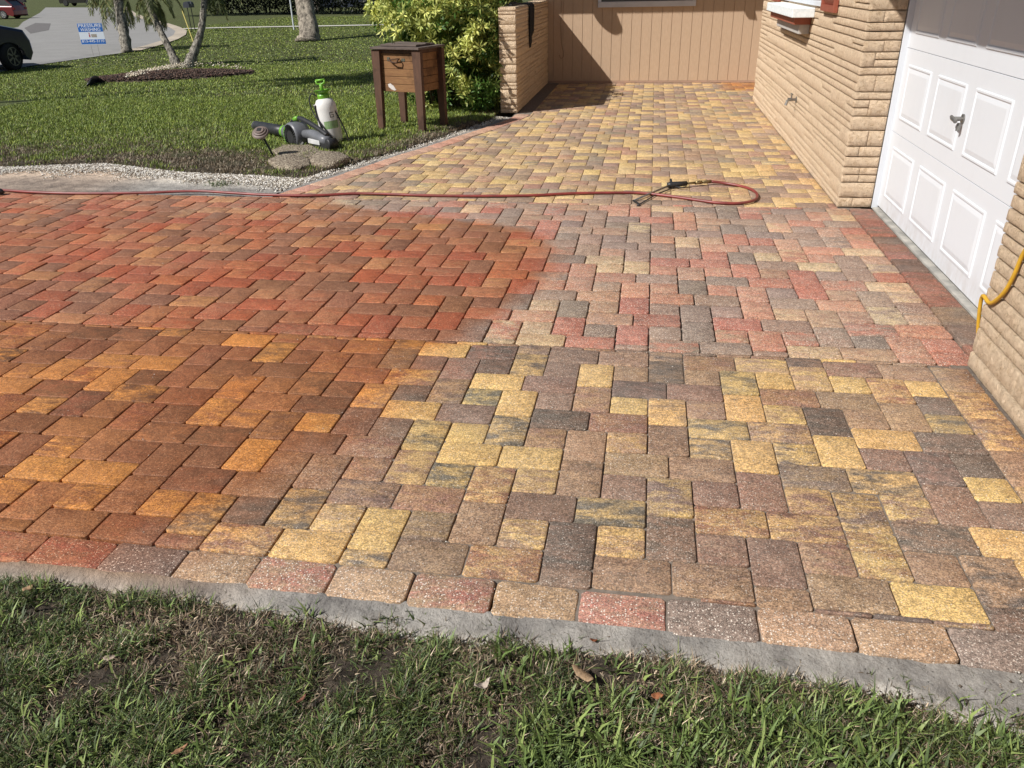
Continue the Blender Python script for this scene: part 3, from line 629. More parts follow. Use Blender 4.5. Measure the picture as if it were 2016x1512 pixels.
# ================================================================ HOUSE
house = thing('house', 'tan painted brick house with white garage door and brown siding around a paved recess', 'house', (1.45, 6.25, 0))
HP = Vector((1.45, 6.25, 0))
def hb(mb, name, mat, parent=None, smooth=False):
    """build a part of the house from world coordinates"""
    p = parent or house
    for v in mb.bm.verts: v.co -= HP
    return mb.build(name, mat, p, smooth)
COURSES = []
z = 0.
_r = random.Random(3)
while z < 2.6:
    h_ = _r.choice([.052, .075, .075, .098, .112]); COURSES.append((z, min(z+h_, 2.6))); z += h_
def brick_face(V, Q, org, along, nrm, length, courses, rnd, lmin=.16, lmax=.8, thick=.05, vj=.0018, hj=.0068, first=None, caps=(False, False)):
    """coursed split blocks; every block is a bevelled box standing proud of the wall core"""
    org, along, nrm = Vector(org), Vector(along), Vector(nrm)
    for ci, (z0, z1) in enumerate(courses):
        u = 0.
        while u < length-1e-4:
            l_ = rnd.uniform(lmin, lmax)
            if first and u == 0: l_ = first[ci % len(first)]
            u1 = min(u+l_, length)
            if length-u1 < lmin*.6: u1 = length
            rows = [(z0, z1)]
            if z1-z0 > .07 and rnd.random() < (.55 if length > 1 else .15): rows = [(z0, (z0+z1)/2), ((z0+z1)/2, z1)]
            for (a, b) in rows:
                pr = rnd.uniform(-.003, .004); us = [u+vj*.5, u+vj*.5+.005]+[u+.02+(u1-u-.04)*k/max(1, int((u1-u)/.045)) for k in range(max(1, int((u1-u)/.045))+1)]+[u1-vj*.5-.005, u1-vj*.5]; nu = len(us)
                vs_ = [a+hj*.5, a+hj*.5+.0045, (a+b)/2, b-hj*.5-.0045, b-hj*.5]; nv = 5
                o = len(V); c = .006
                g = []
                for vi, vz in enumerate(vs_):
                    for ui, uu in enumerate(us):
                        p = org+along*uu+Vector((0, 0, vz)); n1 = mnoise.noise(p*19)*.002+mnoise.noise(p*47)*.002
                        edge_ = (ui in (0, nu-1)) or (vi in (0, nv-1))
                        if edge_:
                            p = p + nrm*(pr*.6 - .0022 + n1*.3) ; p.z += mnoise.noise(p*23)*.0022
                        else: p = p + nrm*(pr+.002+n1)
                        g.append(len(V)); V.append(tuple(p))
                for vi in range(nv-1):
                    for ui in range(nu-1):
                        Q.append((g[vi*nu+ui], g[vi*nu+ui+1], g[(vi+1)*nu+ui+1], g[(vi+1)*nu+ui]))
                # return edges into the joint
                rim = [g[ui] for ui in range(nu)] + [g[k_*nu+nu-1] for k_ in range(1, nv-1)] + [g[(nv-1)*nu+ui] for ui in range(nu-1, -1, -1)] + [g[k_*nu] for k_ in range(nv-2, 0, -1)]
                back = []
                for r_ in rim:
                    p = Vector(V[r_]); back.append(len(V)); V.append(tuple(p-nrm*.02))
                for k in range(len(rim)):
                    k2 = (k+1) % len(rim); Q.append((rim[k2], rim[k], back[k], back[k2]))
            u = u1
def wall_mesh(name, faces, core, parent, loc, seed):
    V, Q = [], []; rnd = random.Random(seed)
    for f in faces: brick_face(V, Q, rnd=rnd, **f)
    mb = MB()
    for a, b in core: mb.bb(a, b)
    bmc = mb.bm; bmc.verts.ensure_lookup_table(); o = len(V)
    for v in bmc.verts: V.append(tuple(v.co))
    bmc.verts.index_update()
    for f in bmc.faces: Q.append(tuple(o+v.index for v in f.verts))
    bmc.free(); V = np.array(V)-np.array(loc)
    ob = fast(name, V, Q, mat=M_BRICK, parent=parent); return ob
C26 = [c for c in COURSES if c[0] < 2.38]
fl = [.105, .24, .12, .24, .09, .135, .24]
# long wall between garage and recess; its return face looks at the camera
wall_mesh('brick_wall', [dict(org=(1.446, 12.15, 0), along=(0, -1, 0), nrm=(-1, 0, 0), length=5.892, courses=C26, lmin=.25, lmax=1.0),
                         dict(org=(1.446, 6.258, 0), along=(1, 0, 0), nrm=(0, -1, 0), length=.243, courses=C26, lmin=.1, lmax=.26, first=fl)],
          [((1.466, 6.278, 0), (1.69, 12.14, 2.45)), ((1.69, 12.0, 0), (3.2, 12.14, 2.45))], house, HP, 11)
# near wall on the other side of the garage opening
wall_mesh('brick_wall', [dict(org=(1.476, 3.482, 0), along=(0, -1, 0), nrm=(-1, 0, 0), length=3.4, courses=C26, lmin=.22, lmax=.85)],
          [((1.496, .1, 0), (1.75, 3.478, 2.45))], house, HP, 23)
# low garden wall
gwall = thing('garden_wall', 'low tan brick wall between the yellow green bush and the paved recess', 'wall', (-1.83, 12.6, 0))
C12 = []; z = 0
for h_ in [.105, .08, .11, .09, .105, .112, .08, .105, .098, .09, .105, .112, .09]: 
    C12.append((z, z+h_)); z += h_
C12[-1] = (C12[-1][0], 1.272)
wall_mesh('brickwork', [dict(org=(-1.722, 10.905, 0), along=(0, 1, 0), nrm=(1, 0, 0), length=3.40, courses=C12, lmin=.2, lmax=.9),
                        dict(org=(-1.948, 10.905, 0), along=(1, 0, 0), nrm=(0, -1, 0), length=.226, courses=C12, lmin=.226, lmax=.23)],
          [((-1.942, 10.917, 0), (-1.734, 14.316, 1.262))], gwall, (-1.83, 12.6, 0), 31)
mb = MB(); 
for k in range(14):
    y0 = 10.91+k*.242; mb.box((-1.835, y0+.12, 1.268), (.218, .236, .022), Matrix.Rotation(RNG.normal(0, .006), 3, 'X'), .006)
for v in mb.bm.verts: v.co -= Vector((-1.83, 12.6, 0))
mb.build('coping', M_BRICK, gwall)
# siding wall with vertical grooves
mb = MB(); x = -1.95
while x < 3.2:
    mb.bb((x+.003, 14.318, .035), (x+.1575, 14.35, 2.45), .0025); x += .1605
mb.bb((-1.95, 14.33, 0.0), (3.2, 14.4, 2.45))
hb(mb, 'siding_wall', M_SIDE)
hb(MB().bb((-1.72, 14.302, .0), (3.0, 14.33, .033), .004), 'base_board', simple('base_paint', (.44, .28, .2), (.36, .24, .17), 6, .8, bump=.3))
# dangling wire on the siding
mb = MB(); pp = [plane(px, py, 1, 14.305) for px, py in [(1105, 0), (1104, 50), (1105, 85), (1109, 102), (1109, 112), (1104, 116), (1101, 108)]]
mb.tube([tuple(p) for p in pp], .0035, 6); hb(mb, 'dangling_wire', simple('painted_wire', (.27, .18, .12), None, 9, .6))
# back window: only its sill end of the frame shows
win = MB().bb((-.90, 14.27, 1.155), (.655, 14.32, 1.238), .004).build('window', simple('vinyl_frame', (.60, .59, .60), (.52, .51, .52), 4, .4), house); 
for v in win.data.vertices: v.co -= HP
win['label'] = 'pale grey framed window in the siding wall'
hb(MB().bb((-.90, 14.275, 1.24), (-.85, 14.32, 2.05)).bb((.605, 14.275, 1.24), (.655, 14.32, 2.05)).bb((-.9, 14.275, 2.05), (.655, 14.32, 2.1)), 'frame', M_WHITE, win)
hb(MB().bb((-.85, 14.30, 1.24), (.605, 14.325, 2.05)), 'pane', M_GLASS, win)
# roof with eaves over the garage side and over the siding wall
M_ROOF = simple('roof_shingle', (.20, .17, .15), (.13, .11, .10), 12, .9, bump=.4, bsc=30, bd=.01)
mb = MB().bb((.655, -.6, 2.45), (4.2, 12.25, 2.60)).bb((-3.2, 13.42, 2.45), (4.2, 18, 2.60)).bb((1.75, 12.25, 2.455), (4.2, 13.42, 2.605))
roof = hb(mb, 'roof', M_ROOF)
hb(MB().lathe([(.02, 0), (.13, .03), (.165, .10), (.12, .22), (.04, .28)], (-1.86, 13.5, 2.17), 16), 'arch_shadow_caster', M_BLACK, roof)  # unseen round shape added to cast the arched shadow on the siding
hb(MB().prism([(.29, 13.45, 2.45), (.41, 13.45, 2.45), (.47, 13.45, 2.27), (.34, 13.45, 2.285)], (0, .05, 0)), 'eave_shadow_caster', M_BLACK, roof)  # unseen wedge added under the eave for its slanted shadow on the siding
# garage
gd = MB().bb((1.742, 3.40, .022), (1.79, 6.285, 2.3)).build('garage_door', M_DOOR, house)
for v in gd.data.vertices: v.co -= HP
SEC = [(.024, .563), (.566, 1.112), (1.115, 1.662), (1.665, 2.215)]
mbs = MB()
for (a, b) in SEC: mbs.bb((1.733, 3.42, a), (1.745, 6.278, b), .0015)
secs = hb(mbs, 'door_sections', M_DOOR, gd)
for (a, b) in SEC:
    for k in range(4):
        y1 = 6.128-.645*k; y0 = y1-.505; z0 = a+.093; z1 = a+.452
        m = MB(); x0 = 1.7335
        # raised frame moulding around a recessed field
        def ringp(o0, o1, d0, d1):
            P0 = [(x0-d0, y0+o0, z0+o0), (x0-d0, y1-o0, z0+o0), (x0-d0, y1-o0, z1-o0), (x0-d0, y0+o0, z1-o0)]
            P1 = [(x0-d1, y0+o1, z0+o1), (x0-d1, y1-o1, z0+o1), (x0-d1, y1-o1, z1-o1), (x0-d1, y0+o1, z1-o1)]
            m.poly(P0+P1, [(i, (i+1) % 4, 4+(i+1) % 4, 4+i) for i in range(4)])
        ringp(0, .006, -.001, .0075); ringp(.006, .016, .0075, .0075); ringp(.016, .024, .0075, .0015); ringp(.024, .050, .0015, .006)
        m.poly([(x0-.006, y0+.05, z0+.05), (x0-.006, y1-.05, z0+.05), (x0-.006, y1-.05, z1-.05), (x0-.006, y0+.05, z1-.05)], [(0, 1, 2, 3)])
        hb(m, 'raised_panel', M_DOOR, gd)
h0 = Vector((1.733, 4.935, .842))
m = MB().lathe([(.026, 0), (.026, .008), (.012, .012), (.012, .05)], h0, 14, Matrix.Rotation(R(-90), 3, 'Y'))
m.tube([h0+Vector((-.05, .045, .006)), h0+Vector((-.052, .02, .0)), h0+Vector((-.05, -.02, -.004)), h0+Vector((-.05, -.035, -.012))], [.009, .012, .013, .010], 8)
m.tube([h0+Vector((-.02, -.012, -.02)), h0+Vector((-.022, -.014, -.062))], [.010, .013], 8)
hb(m, 'handle', M_STEEL, gd)
hb(MB().bb((1.746, 3.4, 0), (1.775, 6.29, .024)), 'bottom_seal', M_DARK, gd)
jm = MB().bb((1.694, 6.252, 0.0), (1.738, 6.33, 2.3), .003).bb((1.700, 6.285, .002), (1.80, 6.36, 2.25)).bb((1.694, 3.40, 0.0), (1.738, 3.482, 2.3), .003).bb((1.70, 3.36, 2.215), (1.80, 6.33, 2.4))
hb(jm, 'door_frame', M_WHITE)
th = MB(); P = []
for k in range(60):
    y_ = 3.42+k*(2.83/59); P.append((1.699+.004*mnoise.noise(Vector((y_*9, 1, 0))), y_))
for (a, b) in zip(P, P[1:]): th.poly([(a[0], a[1], -.02), (b[0], b[1], -.02), (b[0], b[1], .006), (a[0], a[1], .006), (1.80, a[1], .012), (1.80, b[1], .012)], [(0, 1, 2, 3), (3, 2, 5, 4)])
bmesh.ops.remove_doubles(th.bm, verts=th.bm.verts, dist=.0001)
hb(th, 'threshold', simple('threshold_concrete', (.42, .40, .36), (.24, .235, .22), 9, .9, bump=.5))
hb(MB().bb((1.85, .1, 0), (4.2, 14.3, 2.44)), 'interior_core', simple('core_wall', (.3, .25, .2), None, 3, .9))
# side window with ledge and shutters
M_SHUT = simple('brown_paint', (.30, .085, .05), (.24, .07, .042), 8, .6, bump=.2)
M_LEDGE = simple('whitewashed_ledge', (.80, .83, .84), (.62, .68, .70), 25, .7, bump=.6, bsc=60, bd=.004)
sw = MB().bb((1.425, 7.90, 1.322), (1.452, 10.42, 1.36), .003).bb((1.425, 7.88, 1.34), (1.452, 7.93, 2.2)).bb((1.425, 10.39, 1.34), (1.452, 10.44, 2.2)).bb((1.425, 7.88, 2.2), (1.452, 10.44, 2.25)).bb((1.425, 8.72, 1.36), (1.45, 8.75, 2.2)).bb((1.425, 9.56, 1.36), (1.45, 9.59, 2.2))
sw = sw.build('window', M_WHITE, house); sw['label'] = 'white framed window above the whitewashed ledge'
for v in sw.data.vertices: v.co -= HP
hb(MB().bb((1.436, 7.93, 1.36), (1.4445, 10.39, 2.2)), 'pane', simple('curtained_glass', (.55, .55, .53), (.48, .48, .47), 3, .2), sw)
ld = MB().bb((1.247, 8.265, 1.222), (1.443, 10.15, 1.302), .006).build('window_ledge', M_LEDGE, house)
for v in ld.data.vertices: v.co -= HP
hb(MB().bb((1.292, 8.39, 1.158), (1.440, 10.12, 1.2215), .003), 'ledge_board', M_SHUT, ld)
hb(MB().bb((1.345, 8.42, 1.075), (1.440, 9.92, 1.1575), .004), 'ledge_bracket', simple('grey_block', (.46, .43, .40), (.38, .36, .34), 20, .8, bump=.4), ld)
for (a, b) in ((7.25, 7.83), (10.50, 11.08)):
    m = MB().bb((1.405, a, 1.296), (1.436, b, 1.345), .002).bb((1.405, a, 1.345), (1.436, a+.05, 2.25), .002).bb((1.405, b-.05, 1.345), (1.436, b, 2.25), .002)
    for k in range(14): m.box((1.421, (a+b)/2, 1.375+k*.062), (.010, b-a-.1, .052), Matrix.Rotation(R(-28), 3, 'Y'))
    m.bb((1.432, a+.02, 1.3), (1.437, b-.02, 2.24))
    hb(m, 'shutter', M_SHUT)
# tap on the wall
f0 = Vector((1.44, 8.60, .47)); m = MB().lathe([(.03, 0), (.03, .006), (.012, .008), (.012, .05), (.017, .052), (.017, .08), (.010, .085)], f0, 12, Matrix.Rotation(R(-90), 3, 'Y'))
m.tube([f0+Vector((-.06, 0, 0)), f0+Vector((-.09, -.02, -.01)), f0+Vector((-.10, -.025, -.05))], [.012, .012, .014], 10)
m.tube([f0+Vector((-.05, 0, .01)), f0+Vector((-.05, 0, .05))], .006, 8).tube([f0+Vector((-.05, -.035, .052)), f0+Vector((-.05, .035, .052))], .008, 8)
hb(m, 'faucet', M_STEEL)
# ================================================================ THINGS ON THE PAVING
def curve_pts(P, sub=8):
    P = [Vector(p) for p in P]; out = []
    for i in range(len(P)-1):
        p0, p1, p2, p3 = P[max(i-1, 0)], P[i], P[i+1], P[min(i+2, len(P)-1)]
        for k in range(sub):
            t = k/sub; out.append(.5*((2*p1)+(p2-p0)*t+(2*p0-5*p1+4*p2-p3)*t*t+(3*p1-p0-3*p2+p3)*t**3))
    out.append(P[-1]); return out
HR = .0112
hp = [(-60, 370), (0, 374), (60, 378), (130, 380.5), (220, 380.5), (300, 379), (350, 377), (400, 376.5), (450, 379.5), (520, 383.5), (600, 385), (640, 384), (700, 381), (760, 382), (830, 384.5), (930, 386), (1040, 385), (1120, 381), (1200, 379.5), (1260, 380), (1310, 385), (1360, 392), (1410, 399), (1450, 400.5), (1480, 396), (1491, 388), (1486, 377), (1465, 368), (1430, 362.5), (1400, 361)]
def gpt(px, py, z=HR): d = ray(px, py); p = CAM+d*((z-CH)/d[2]); return Vector(p)
P = [gpt(*p, HR+.003) for p in hp]; P[-1].z = .03; P[-2].z = .02
hose = MB().tube(curve_pts(P, 6), HR, 10).build('pressure_hose', simple('red_rubber', (.25, .045, .038), (.16, .032, .028), 12, .42, spec=.5), smooth=True)
tag(hose, 'long dark red hose running across the paving and looping near the garage', 'hose')
wd = thing('spray_wand', 'black handled pressure washer wand lying inside the red hose loop', 'spray wand', (0, 0, 0))
g0 = gpt(1320, 364, .03); g1 = gpt(1352, 361, .035); t0 = gpt(1247, 395, .012); t1 = gpt(1259, 402, .012)
MB().tube([g0, t0], .0075, 8).build('lance', M_STEEL, wd, True)
MB().tube([g0+Vector((.02, -.05, -.012)), gpt(1290, 384, .012), t1], .005, 8).build('side_tube', M_BLACK, wd, True)
MB().tube([t0, t1, gpt(1256, 405, .008)], [.008, .007, .012], 8).build('nozzle', M_BLACK, wd, True)
MB().tube([g0-Vector((.03, 0, 0)), g0, g0+(g1-g0)*.5, g1], [.018, .026, .022, .020], 10).tube([g0+Vector((.01, 0, .0)), g0+Vector((.0, .05, .035))], [.014, .010], 8).tube([g0+Vector((.04, -.01, -.01)), g0+Vector((.09, -.045, -.012)), g0+Vector((.13, -.01, -.01))], .005, 8).build('grip', M_BLACK, wd, True)
MB().tube([g1, g1+(P[-1]-g1)*.35], [.010, .010], 8).tube([g1+(P[-1]-g1)*.35, g1+(P[-1]-g1)*.6], [.016, .016], 8).tube([g1+(P[-1]-g1)*.6, P[-1]+Vector((-.004, 0, 0))], [.011, .015], 8).build('coupling', simple('brass', (.30, .22, .10), (.22, .17, .1), 30, .4, .8), wd, True)
# yellow cord on the near wall
cp = [plane(px, py, 0, 1.46) for px, py in [(2070, 440), (2040, 470), (2016, 497), (1995, 545), (1975, 578), (1950, 597)]]
cp = [Vector(p) for p in cp] + [Vector((1.462, 3.482, .33)), Vector((1.475, 3.50, .24)), Vector((1.50, 3.505, .12)), Vector((1.53, 3.50, .02))]
c = MB().tube(curve_pts(cp, 6), .0085, 8).build('power_cord', simple('yellow_rubber', (.62, .36, .03), (.52, .30, .03), 14, .45), smooth=True)
tag(c, 'yellow cord hanging down over the corner of the near brick wall', 'cord')
# dark thing at the left edge by the hose
b = gpt(0, 377, .03); tag(MB().ico(b, .035, 2, (1, .7, .8), .2).tube([b, b+Vector((-.16, .01, .0))], .022, 8).build('hose_coupling', M_BLACK, smooth=True), 'black coupling at the left end of the visible red hose', 'coupling')
# black cloth over the garden wall
def wallpt(px, py, x=-1.700): return Vector(plane(px, py, 0, x))
top = 1.283; m = MB(); yA, yB = 11.98, 12.52; rows = []
prof = [(-1.96, 1.10), (-1.955, 1.20), (-1.94, 1.288), (-1.83, 1.292), (-1.735, 1.290), (-1.706, 1.26), (-1.700, 1.15), (-1.697, 1.03), (-1.698, .93), (-1.697, .86)]
for pi, (px, pz) in enumerate(prof):
    row = []
    for k in range(11):
        t = k/10; low = max(0, pi-5)/4
        yy = yA+(yB-yA)*t; dz = 0
        if pi >= 6: dz = -low*(.10*math.sin(t*5.2+.6)+.05*math.sin(t*13)); yy = yy - low*.05*(t-.3)
        row.append(m.bm.verts.new((px+(.010*math.sin(t*14+pi*.4)*(1 if pi > 4 else .3)), yy, pz+dz+.004*math.sin(t*9+pi))))
    rows.append(row)
for a, b in zip(rows, rows[1:]):
    for k in range(10): m.bm.faces.new((a[k], a[k+1], b[k+1], b[k]))
cl = m.build('black_cloth', simple('black_fabric', (.010, .010, .012), (.016, .016, .018), 30, .95, bump=.5), smooth=True)
md = cl.modifiers.new('t', 'SOLIDIFY'); md.thickness = .006
tag(cl, 'black cloth draped over the top of the low brick wall', 'cloth')
m = MB().prism([(-1.93, 11.25, 1.285), (-1.80, 11.18, 1.285), (-1.78, 11.80, 1.285), (-1.92, 11.82, 1.285)], (0, 0, .02), .006).tube([(-1.86, 11.3, 1.31), (-1.85, 11.75, 1.31)], .014, 8)
tag(m.build('hand_tool', M_BLACK), 'flat black tool lying on the low wall in front of the black cloth', 'tool')
# ================================================================ YARD THINGS
# --- wooden cooler box on four splayed legs
def quadcorn(): return [at(765, 248), at(833, 261), at(878, 242), at(806, 237)]
A_, B_, C_, D_ = [Vector(p) for p in quadcorn()]
# regular frame: front edge A->B, depth from B->C
fx = (B_-A_); fx.z = 0; wd_ = .66; ang = math.atan2(fx.y, fx.x); cx_ = (A_+B_+C_+D_)/4
ang = R(-19); cx_ = gpt(802, 90, .925) if 'gpt' in globals() else cx_
cool = thing('cooler_stand', 'weathered brown wooden cooler box on four legs in front of the bush', 'cooler stand', (cx_.x, cx_.y, float(gh(cx_.x, cx_.y))), ang)
M_WA = wood_mat('cedar_plank', (.29, .155, .065), (.18, .085, .038), 'x'); M_WL = wood_mat('leg_wood', (.125, .065, .04), (.07, .038, .026), 'z'); M_WT = wood_mat('grey_lid_wood', (.15, .115, .095), (.09, .07, .062), 'x')
hw, hd = .30, .245
for sx in (-1, 1):
    for sy in (-1, 1):
        m = MB(); T_ = Vector((sx*(hw-.02), sy*(hd-.02), .89)); F_ = Vector((sx*(hw-.015), sy*(hd-.01), -.01)); w1, w0 = .062, .048
        pts = [T_+Vector((-w1, -.028, 0)), T_+Vector((w1*.85, -.028, 0)), T_+Vector((w1*.85, .028, 0)), T_+Vector((-w1, .028, 0)), F_+Vector((-w0, -.026, 0)), F_+Vector((w0*.6, -.026, 0)), F_+Vector((w0*.6, .026, 0)), F_+Vector((-w0, .026, 0))]
        if sx > 0: pts = [Vector((2*(T_.x if i < 4 else F_.x)-p.x, p.y, p.z)) for i, p in enumerate(pts)]
        m.poly(pts, [(0, 1, 2, 3), (4, 7, 6, 5), (0, 4, 5, 1), (1, 5, 6, 2), (2, 6, 7, 3), (3, 7, 4, 0)]); m.build('leg', M_WL, cool)
m = MB()
for k in range(5):
    z0 = .435+k*.084; m.bb((-hw+.03, -hd+.035, z0), (hw-.03, hd-.03, z0+.0805), .004)
bx = m.build('box', M_WA, cool)
MB().bb((-hw+.02, -hd+.028, .855), (hw-.02, hd-.02, .895)).build('top_rail', M_WL, cool)
m = MB()
for k in range(5): m.box((0, -.222+k*.111, .91), (.68, .108, .024), None, .003)
m.build('table_rim', M_WT, cool)
m = MB()
for k in range(4): m.box((.0, -.14+k*.098, .936), (.50, .095, .02), Matrix.Rotation(RNG.normal(0, .008), 3, 'Y'), .003)
m.tube([(-.09, -.17, .946), (-.09, -.17, .985)], .004, 6).tube([(-.06, -.17, .946), (-.06, -.17, .98)], .004, 6)
m.build('lid', M_WT, cool)
MB().tube([(-.12, -hd+.03, .79), (-.10, -hd-.005, .785), (-.05, -hd-.02, .762), (.02, -hd-.02, .757), (.035, -hd-.015, .79), (.03, -hd+.02, .795)], .009, 8).tube([(-.10, -hd+.0, .785), (.03, -hd-.0, .80)], .006, 8).build('handle', simple('rusty_iron', (.05, .028, .018), (.09, .04, .02), 40, .8, bump=.5), cool, True)
M_VER = simple('verdigris', (.10, .12, .095), (.07, .06, .04), 50, .8)
MB().box((-.13, -hd+.032, .79), (.035, .004, .04)).build('handle_plate', M_VER, cool)
MB().box((.075, -hd+.032, .785), (.045, .004, .03)).build('handle_plate', M_VER, cool)
MB().poly([(-.17, -hd+.0325, .515), (-.13, -hd+.0325, .525), (-.09, -hd+.0325, .50), (-.055, -hd+.0325, .455), (-.08, -hd+.0325, .447), (-.12, -hd+.0325, .458), (-.16, -hd+.0325, .485)], [(0, 1, 2, 3, 4, 5, 6)]).build('torn_sticker', simple('paper_white', (.66, .62, .58), (.5, .45, .42), 30, .8), cool)
# --- solar path light
p0 = Vector(at(541, 308)); p1 = Vector(plane(513, 262, 1, p0.y-.07))
ax = (p1-p0).normalized(); rot = Vector((0, 0, 1)).rotation_difference(ax).to_matrix()
tip_ = Vector((.02, -.55, .83)).normalized(); rot2 = Vector((0, 0, 1)).rotation_difference(tip_).to_matrix()
sl = thing('path_light', 'brown solar path light tilting on its stake beside the leaf blower', 'path light', p0)
MB().tube([(0, 0, -.03), tuple((p1-p0)*.75)], .010, 8).build('stake', M_BLACK, sl, True)
MB().lathe([(.020, -.085), (.050, -.030), (.062, -.005)], p1-p0, 20, rot2).build('lens', simple('clear_ribbed_plastic', (.42, .40, .37), (.25, .24, .22), 60, .25), sl, True)
MB().lathe([(.064, -.008), (.082, -.004), (.088, .006), (.080, .016), (.066, .020), (.064, .032), (.048, .036), (.046, .046), (.004, .048)], p1-p0, 28, rot2).build('cap', simple('brown_plastic', (.19, .145, .125), (.15, .115, .10), 20, .5), sl)
MB().box(p1-p0+rot2 @ Vector((0, 0, .049)), (.042, .042, .003), rot2).build('solar_cell', M_BLACK, sl)
# --- sprayer
s0_ = Vector(at(656, 280)); upx = Vector((-.11, .02, .99)).normalized(); rs = Vector((0, 0, 1)).rotation_difference(upx).to_matrix()
spy = thing('pump_sprayer', 'white pump sprayer tank with green top standing behind the leaf blower', 'pump sprayer', s0_)
MB().lathe([(.085, 0), (.112, .01), (.118, .05), (.118, .36), (.112, .41), (.088, .455), (.06, .468)], (0, 0, 0), 32, rs).build('tank', simple('milky_plastic', (.72, .71, .68), (.66, .65, .62), 5, .35), spy, True)
M_LIME = simple('lime_plastic', (.17, .40, .035), (.13, .32, .03), 10, .4)
MB().lathe([(.062, .466), (.066, .50), (.058, .515)], (0, 0, 0), 24, rs).lathe([(.05, .515), (.090, .550), (.095, .557), (.088, .557), (.03, .53)], (0, 0, 0), 28, rs).build('funnel', M_LIME, spy)
m = MB().lathe([(.022, .53), (.020, .61), (.012, .615)], (0, 0, 0), 14, rs)
m.tube([rs @ Vector((-.05, 0, .655)), rs @ Vector((-.045, 0, .625)), rs @ Vector((0, 0, .61)), rs @ Vector((.045, 0, .625)), rs @ Vector((.05, 0, .655))], .012, 8).tube([rs @ Vector((-.052, 0, .655)), rs @ Vector((.052, 0, .655))], .012, 8)
m.build('pump_handle', M_LIME, spy, True)
L3 = lambda x, y, z: tuple(rs @ Vector((x, y, z)))
MB().tube(curve_pts([L3(-.05, -.02, .49), L3(-.11, -.05, .53), L3(-.145, -.06, .47), L3(-.13, -.08, .36), L3(-.07, -.12, .26), L3(.0, -.135, .15), L3(.06, -.135, .06), L3(.10, -.12, .0)], 6), .007, 8).build('spray_hose', M_BLACK, spy, True)
MB().tube(curve_pts([L3(-.085, -.09, .40), L3(-.08, -.10, .30), L3(-.05, -.118, .17), L3(-.02, -.128, .02)], 5), .014, 8, squash=.5).tube(curve_pts([L3(.105, -.03, .34), L3(.135, -.02, .25), L3(.175, -.02, .12), L3(.20, -.03, -.02), L3(.16, -.07, -.03)], 6), .013, 8, squash=.5).build('strap', M_BLACK, spy, True)
MB().tube([L3(-.085, -.075, .395), L3(-.085, -.095, .415)], .012, 8).build('clip', M_STEEL, spy)
def label_patch(mb, a0, a1, z0, z1, r_=.1185, n=8):
    P0 = [L3(r_*math.cos(a0+(a1-a0)*k/n), r_*math.sin(a0+(a1-a0)*k/n), z0) for k in range(n+1)]; P1 = [L3(r_*math.cos(a0+(a1-a0)*k/n), r_*math.sin(a0+(a1-a0)*k/n), z1) for k in range(n+1)]
    mb.poly(P0+P1, [(k, k+1, n+2+k, n+1+k) for k in range(n)]); return mb
label_patch(MB(), R(-95), R(-15), .155, .235).build('green_label', simple('label_green', (.22, .36, .14), (.30, .42, .22), 60, .5), spy)
m = MB()
for (a0, a1, z0, z1) in ((-56, -33, .318, .325), (-56, -52, .27, .325), (-56, -33, .27, .277), (-36, -33, .27, .295), (-47, -33, .295, .301)): label_patch(m, R(a0), R(a1), z0, z1, .1188, 3)
m.build('emblem', M_BLACK, spy)
# --- leaf blower
q0 = Vector(plane(668, 282, 1, 8.42)); q0 = Vector(at(676, 296)); 
tipb = depth_pt(503, 247, float((at(503, 262)-CAM)@FW)); base_ = Vector(at(658, 297)); tb = Vector(tipb)
bl = thing('leaf_blower', 'grey and black leaf blower with green accents lying on the edging rocks', 'leaf blower', base_)
X_ = (tb-(base_+Vector((0, 0, .10)))); LEN = X_.length; X_.normalize(); Yc = Vector((0, 0, 1)).cross(X_).normalized(); Zc = X_.cross(Yc)
O_ = Vector((0, 0, .10)); W3 = lambda x, y, z: tuple(O_+X_*x+Yc*y+Zc*z)          # x towards the nozzle, y away from viewer? , z up
sgn = 1 if (Yc @ Vector(tuple(CAM-np.array(base_)))) > 0 else -1
V3 = lambda x, y, z: W3(x*LEN, y*sgn, z)                                       # y towards the viewer
M_GRY = simple('grey_plastic', (.16, .165, .18), (.11, .115, .125), 8, .38)
MB().tube([V3(1.0, 0, 0), V3(.985, 0, 0), V3(.70, 0, .0), V3(.56, 0, 0)], [.050, .055, .062, .068], 20).build('blower_tube', M_BLACK, bl, True)
MB().tube([V3(1.004, 0, 0), V3(.975, 0, 0)], [.050, .056], 20).build('tube_mouth', simple('scuffed_grey', (.10, .10, .11), None, 30, .6), bl, True)
MB().tube([V3(.60, 0, 0), V3(.57, 0, 0)], [.068, .070], 20).build('green_ring', M_LIME, bl, True)
MB().tube([V3(.56, 0, 0), V3(.50, 0, .005), V3(.42, 0, .0), V3(.34, 0, -.01)], [.078, .085, .10, .085], 20).build('housing', M_GRY, bl, True)
rf = Matrix((Vector(V3(1, 0, 0))-Vector(V3(0, 0, 0)),)).normalized() if False else None
nv_ = (Vector(V3(0, 1, 0))-Vector(V3(0, 0, 0))).normalized(); rf = Vector((0, 0, 1)).rotation_difference(nv_).to_matrix()
cF = Vector(V3(.40, .035, -.01))
MB().lathe([(.135, -.10), (.150, -.05), (.150, .06), (.138, .085)], cF, 28, rf).build('fan_housing', M_GRY, bl, True)
m = MB()
for k in range(26):
    a = k*2*math.pi/26; d_ = rf @ Vector((math.cos(a), math.sin(a), 0)); m.box(cF+nv_*.090+d_*.100, (.058, .006, .010), Matrix.Rotation(0, 3, 'Z') if False else (rf @ Matrix.Rotation(a, 3, 'Z')))
m.build('intake_grille', M_BLACK, bl)
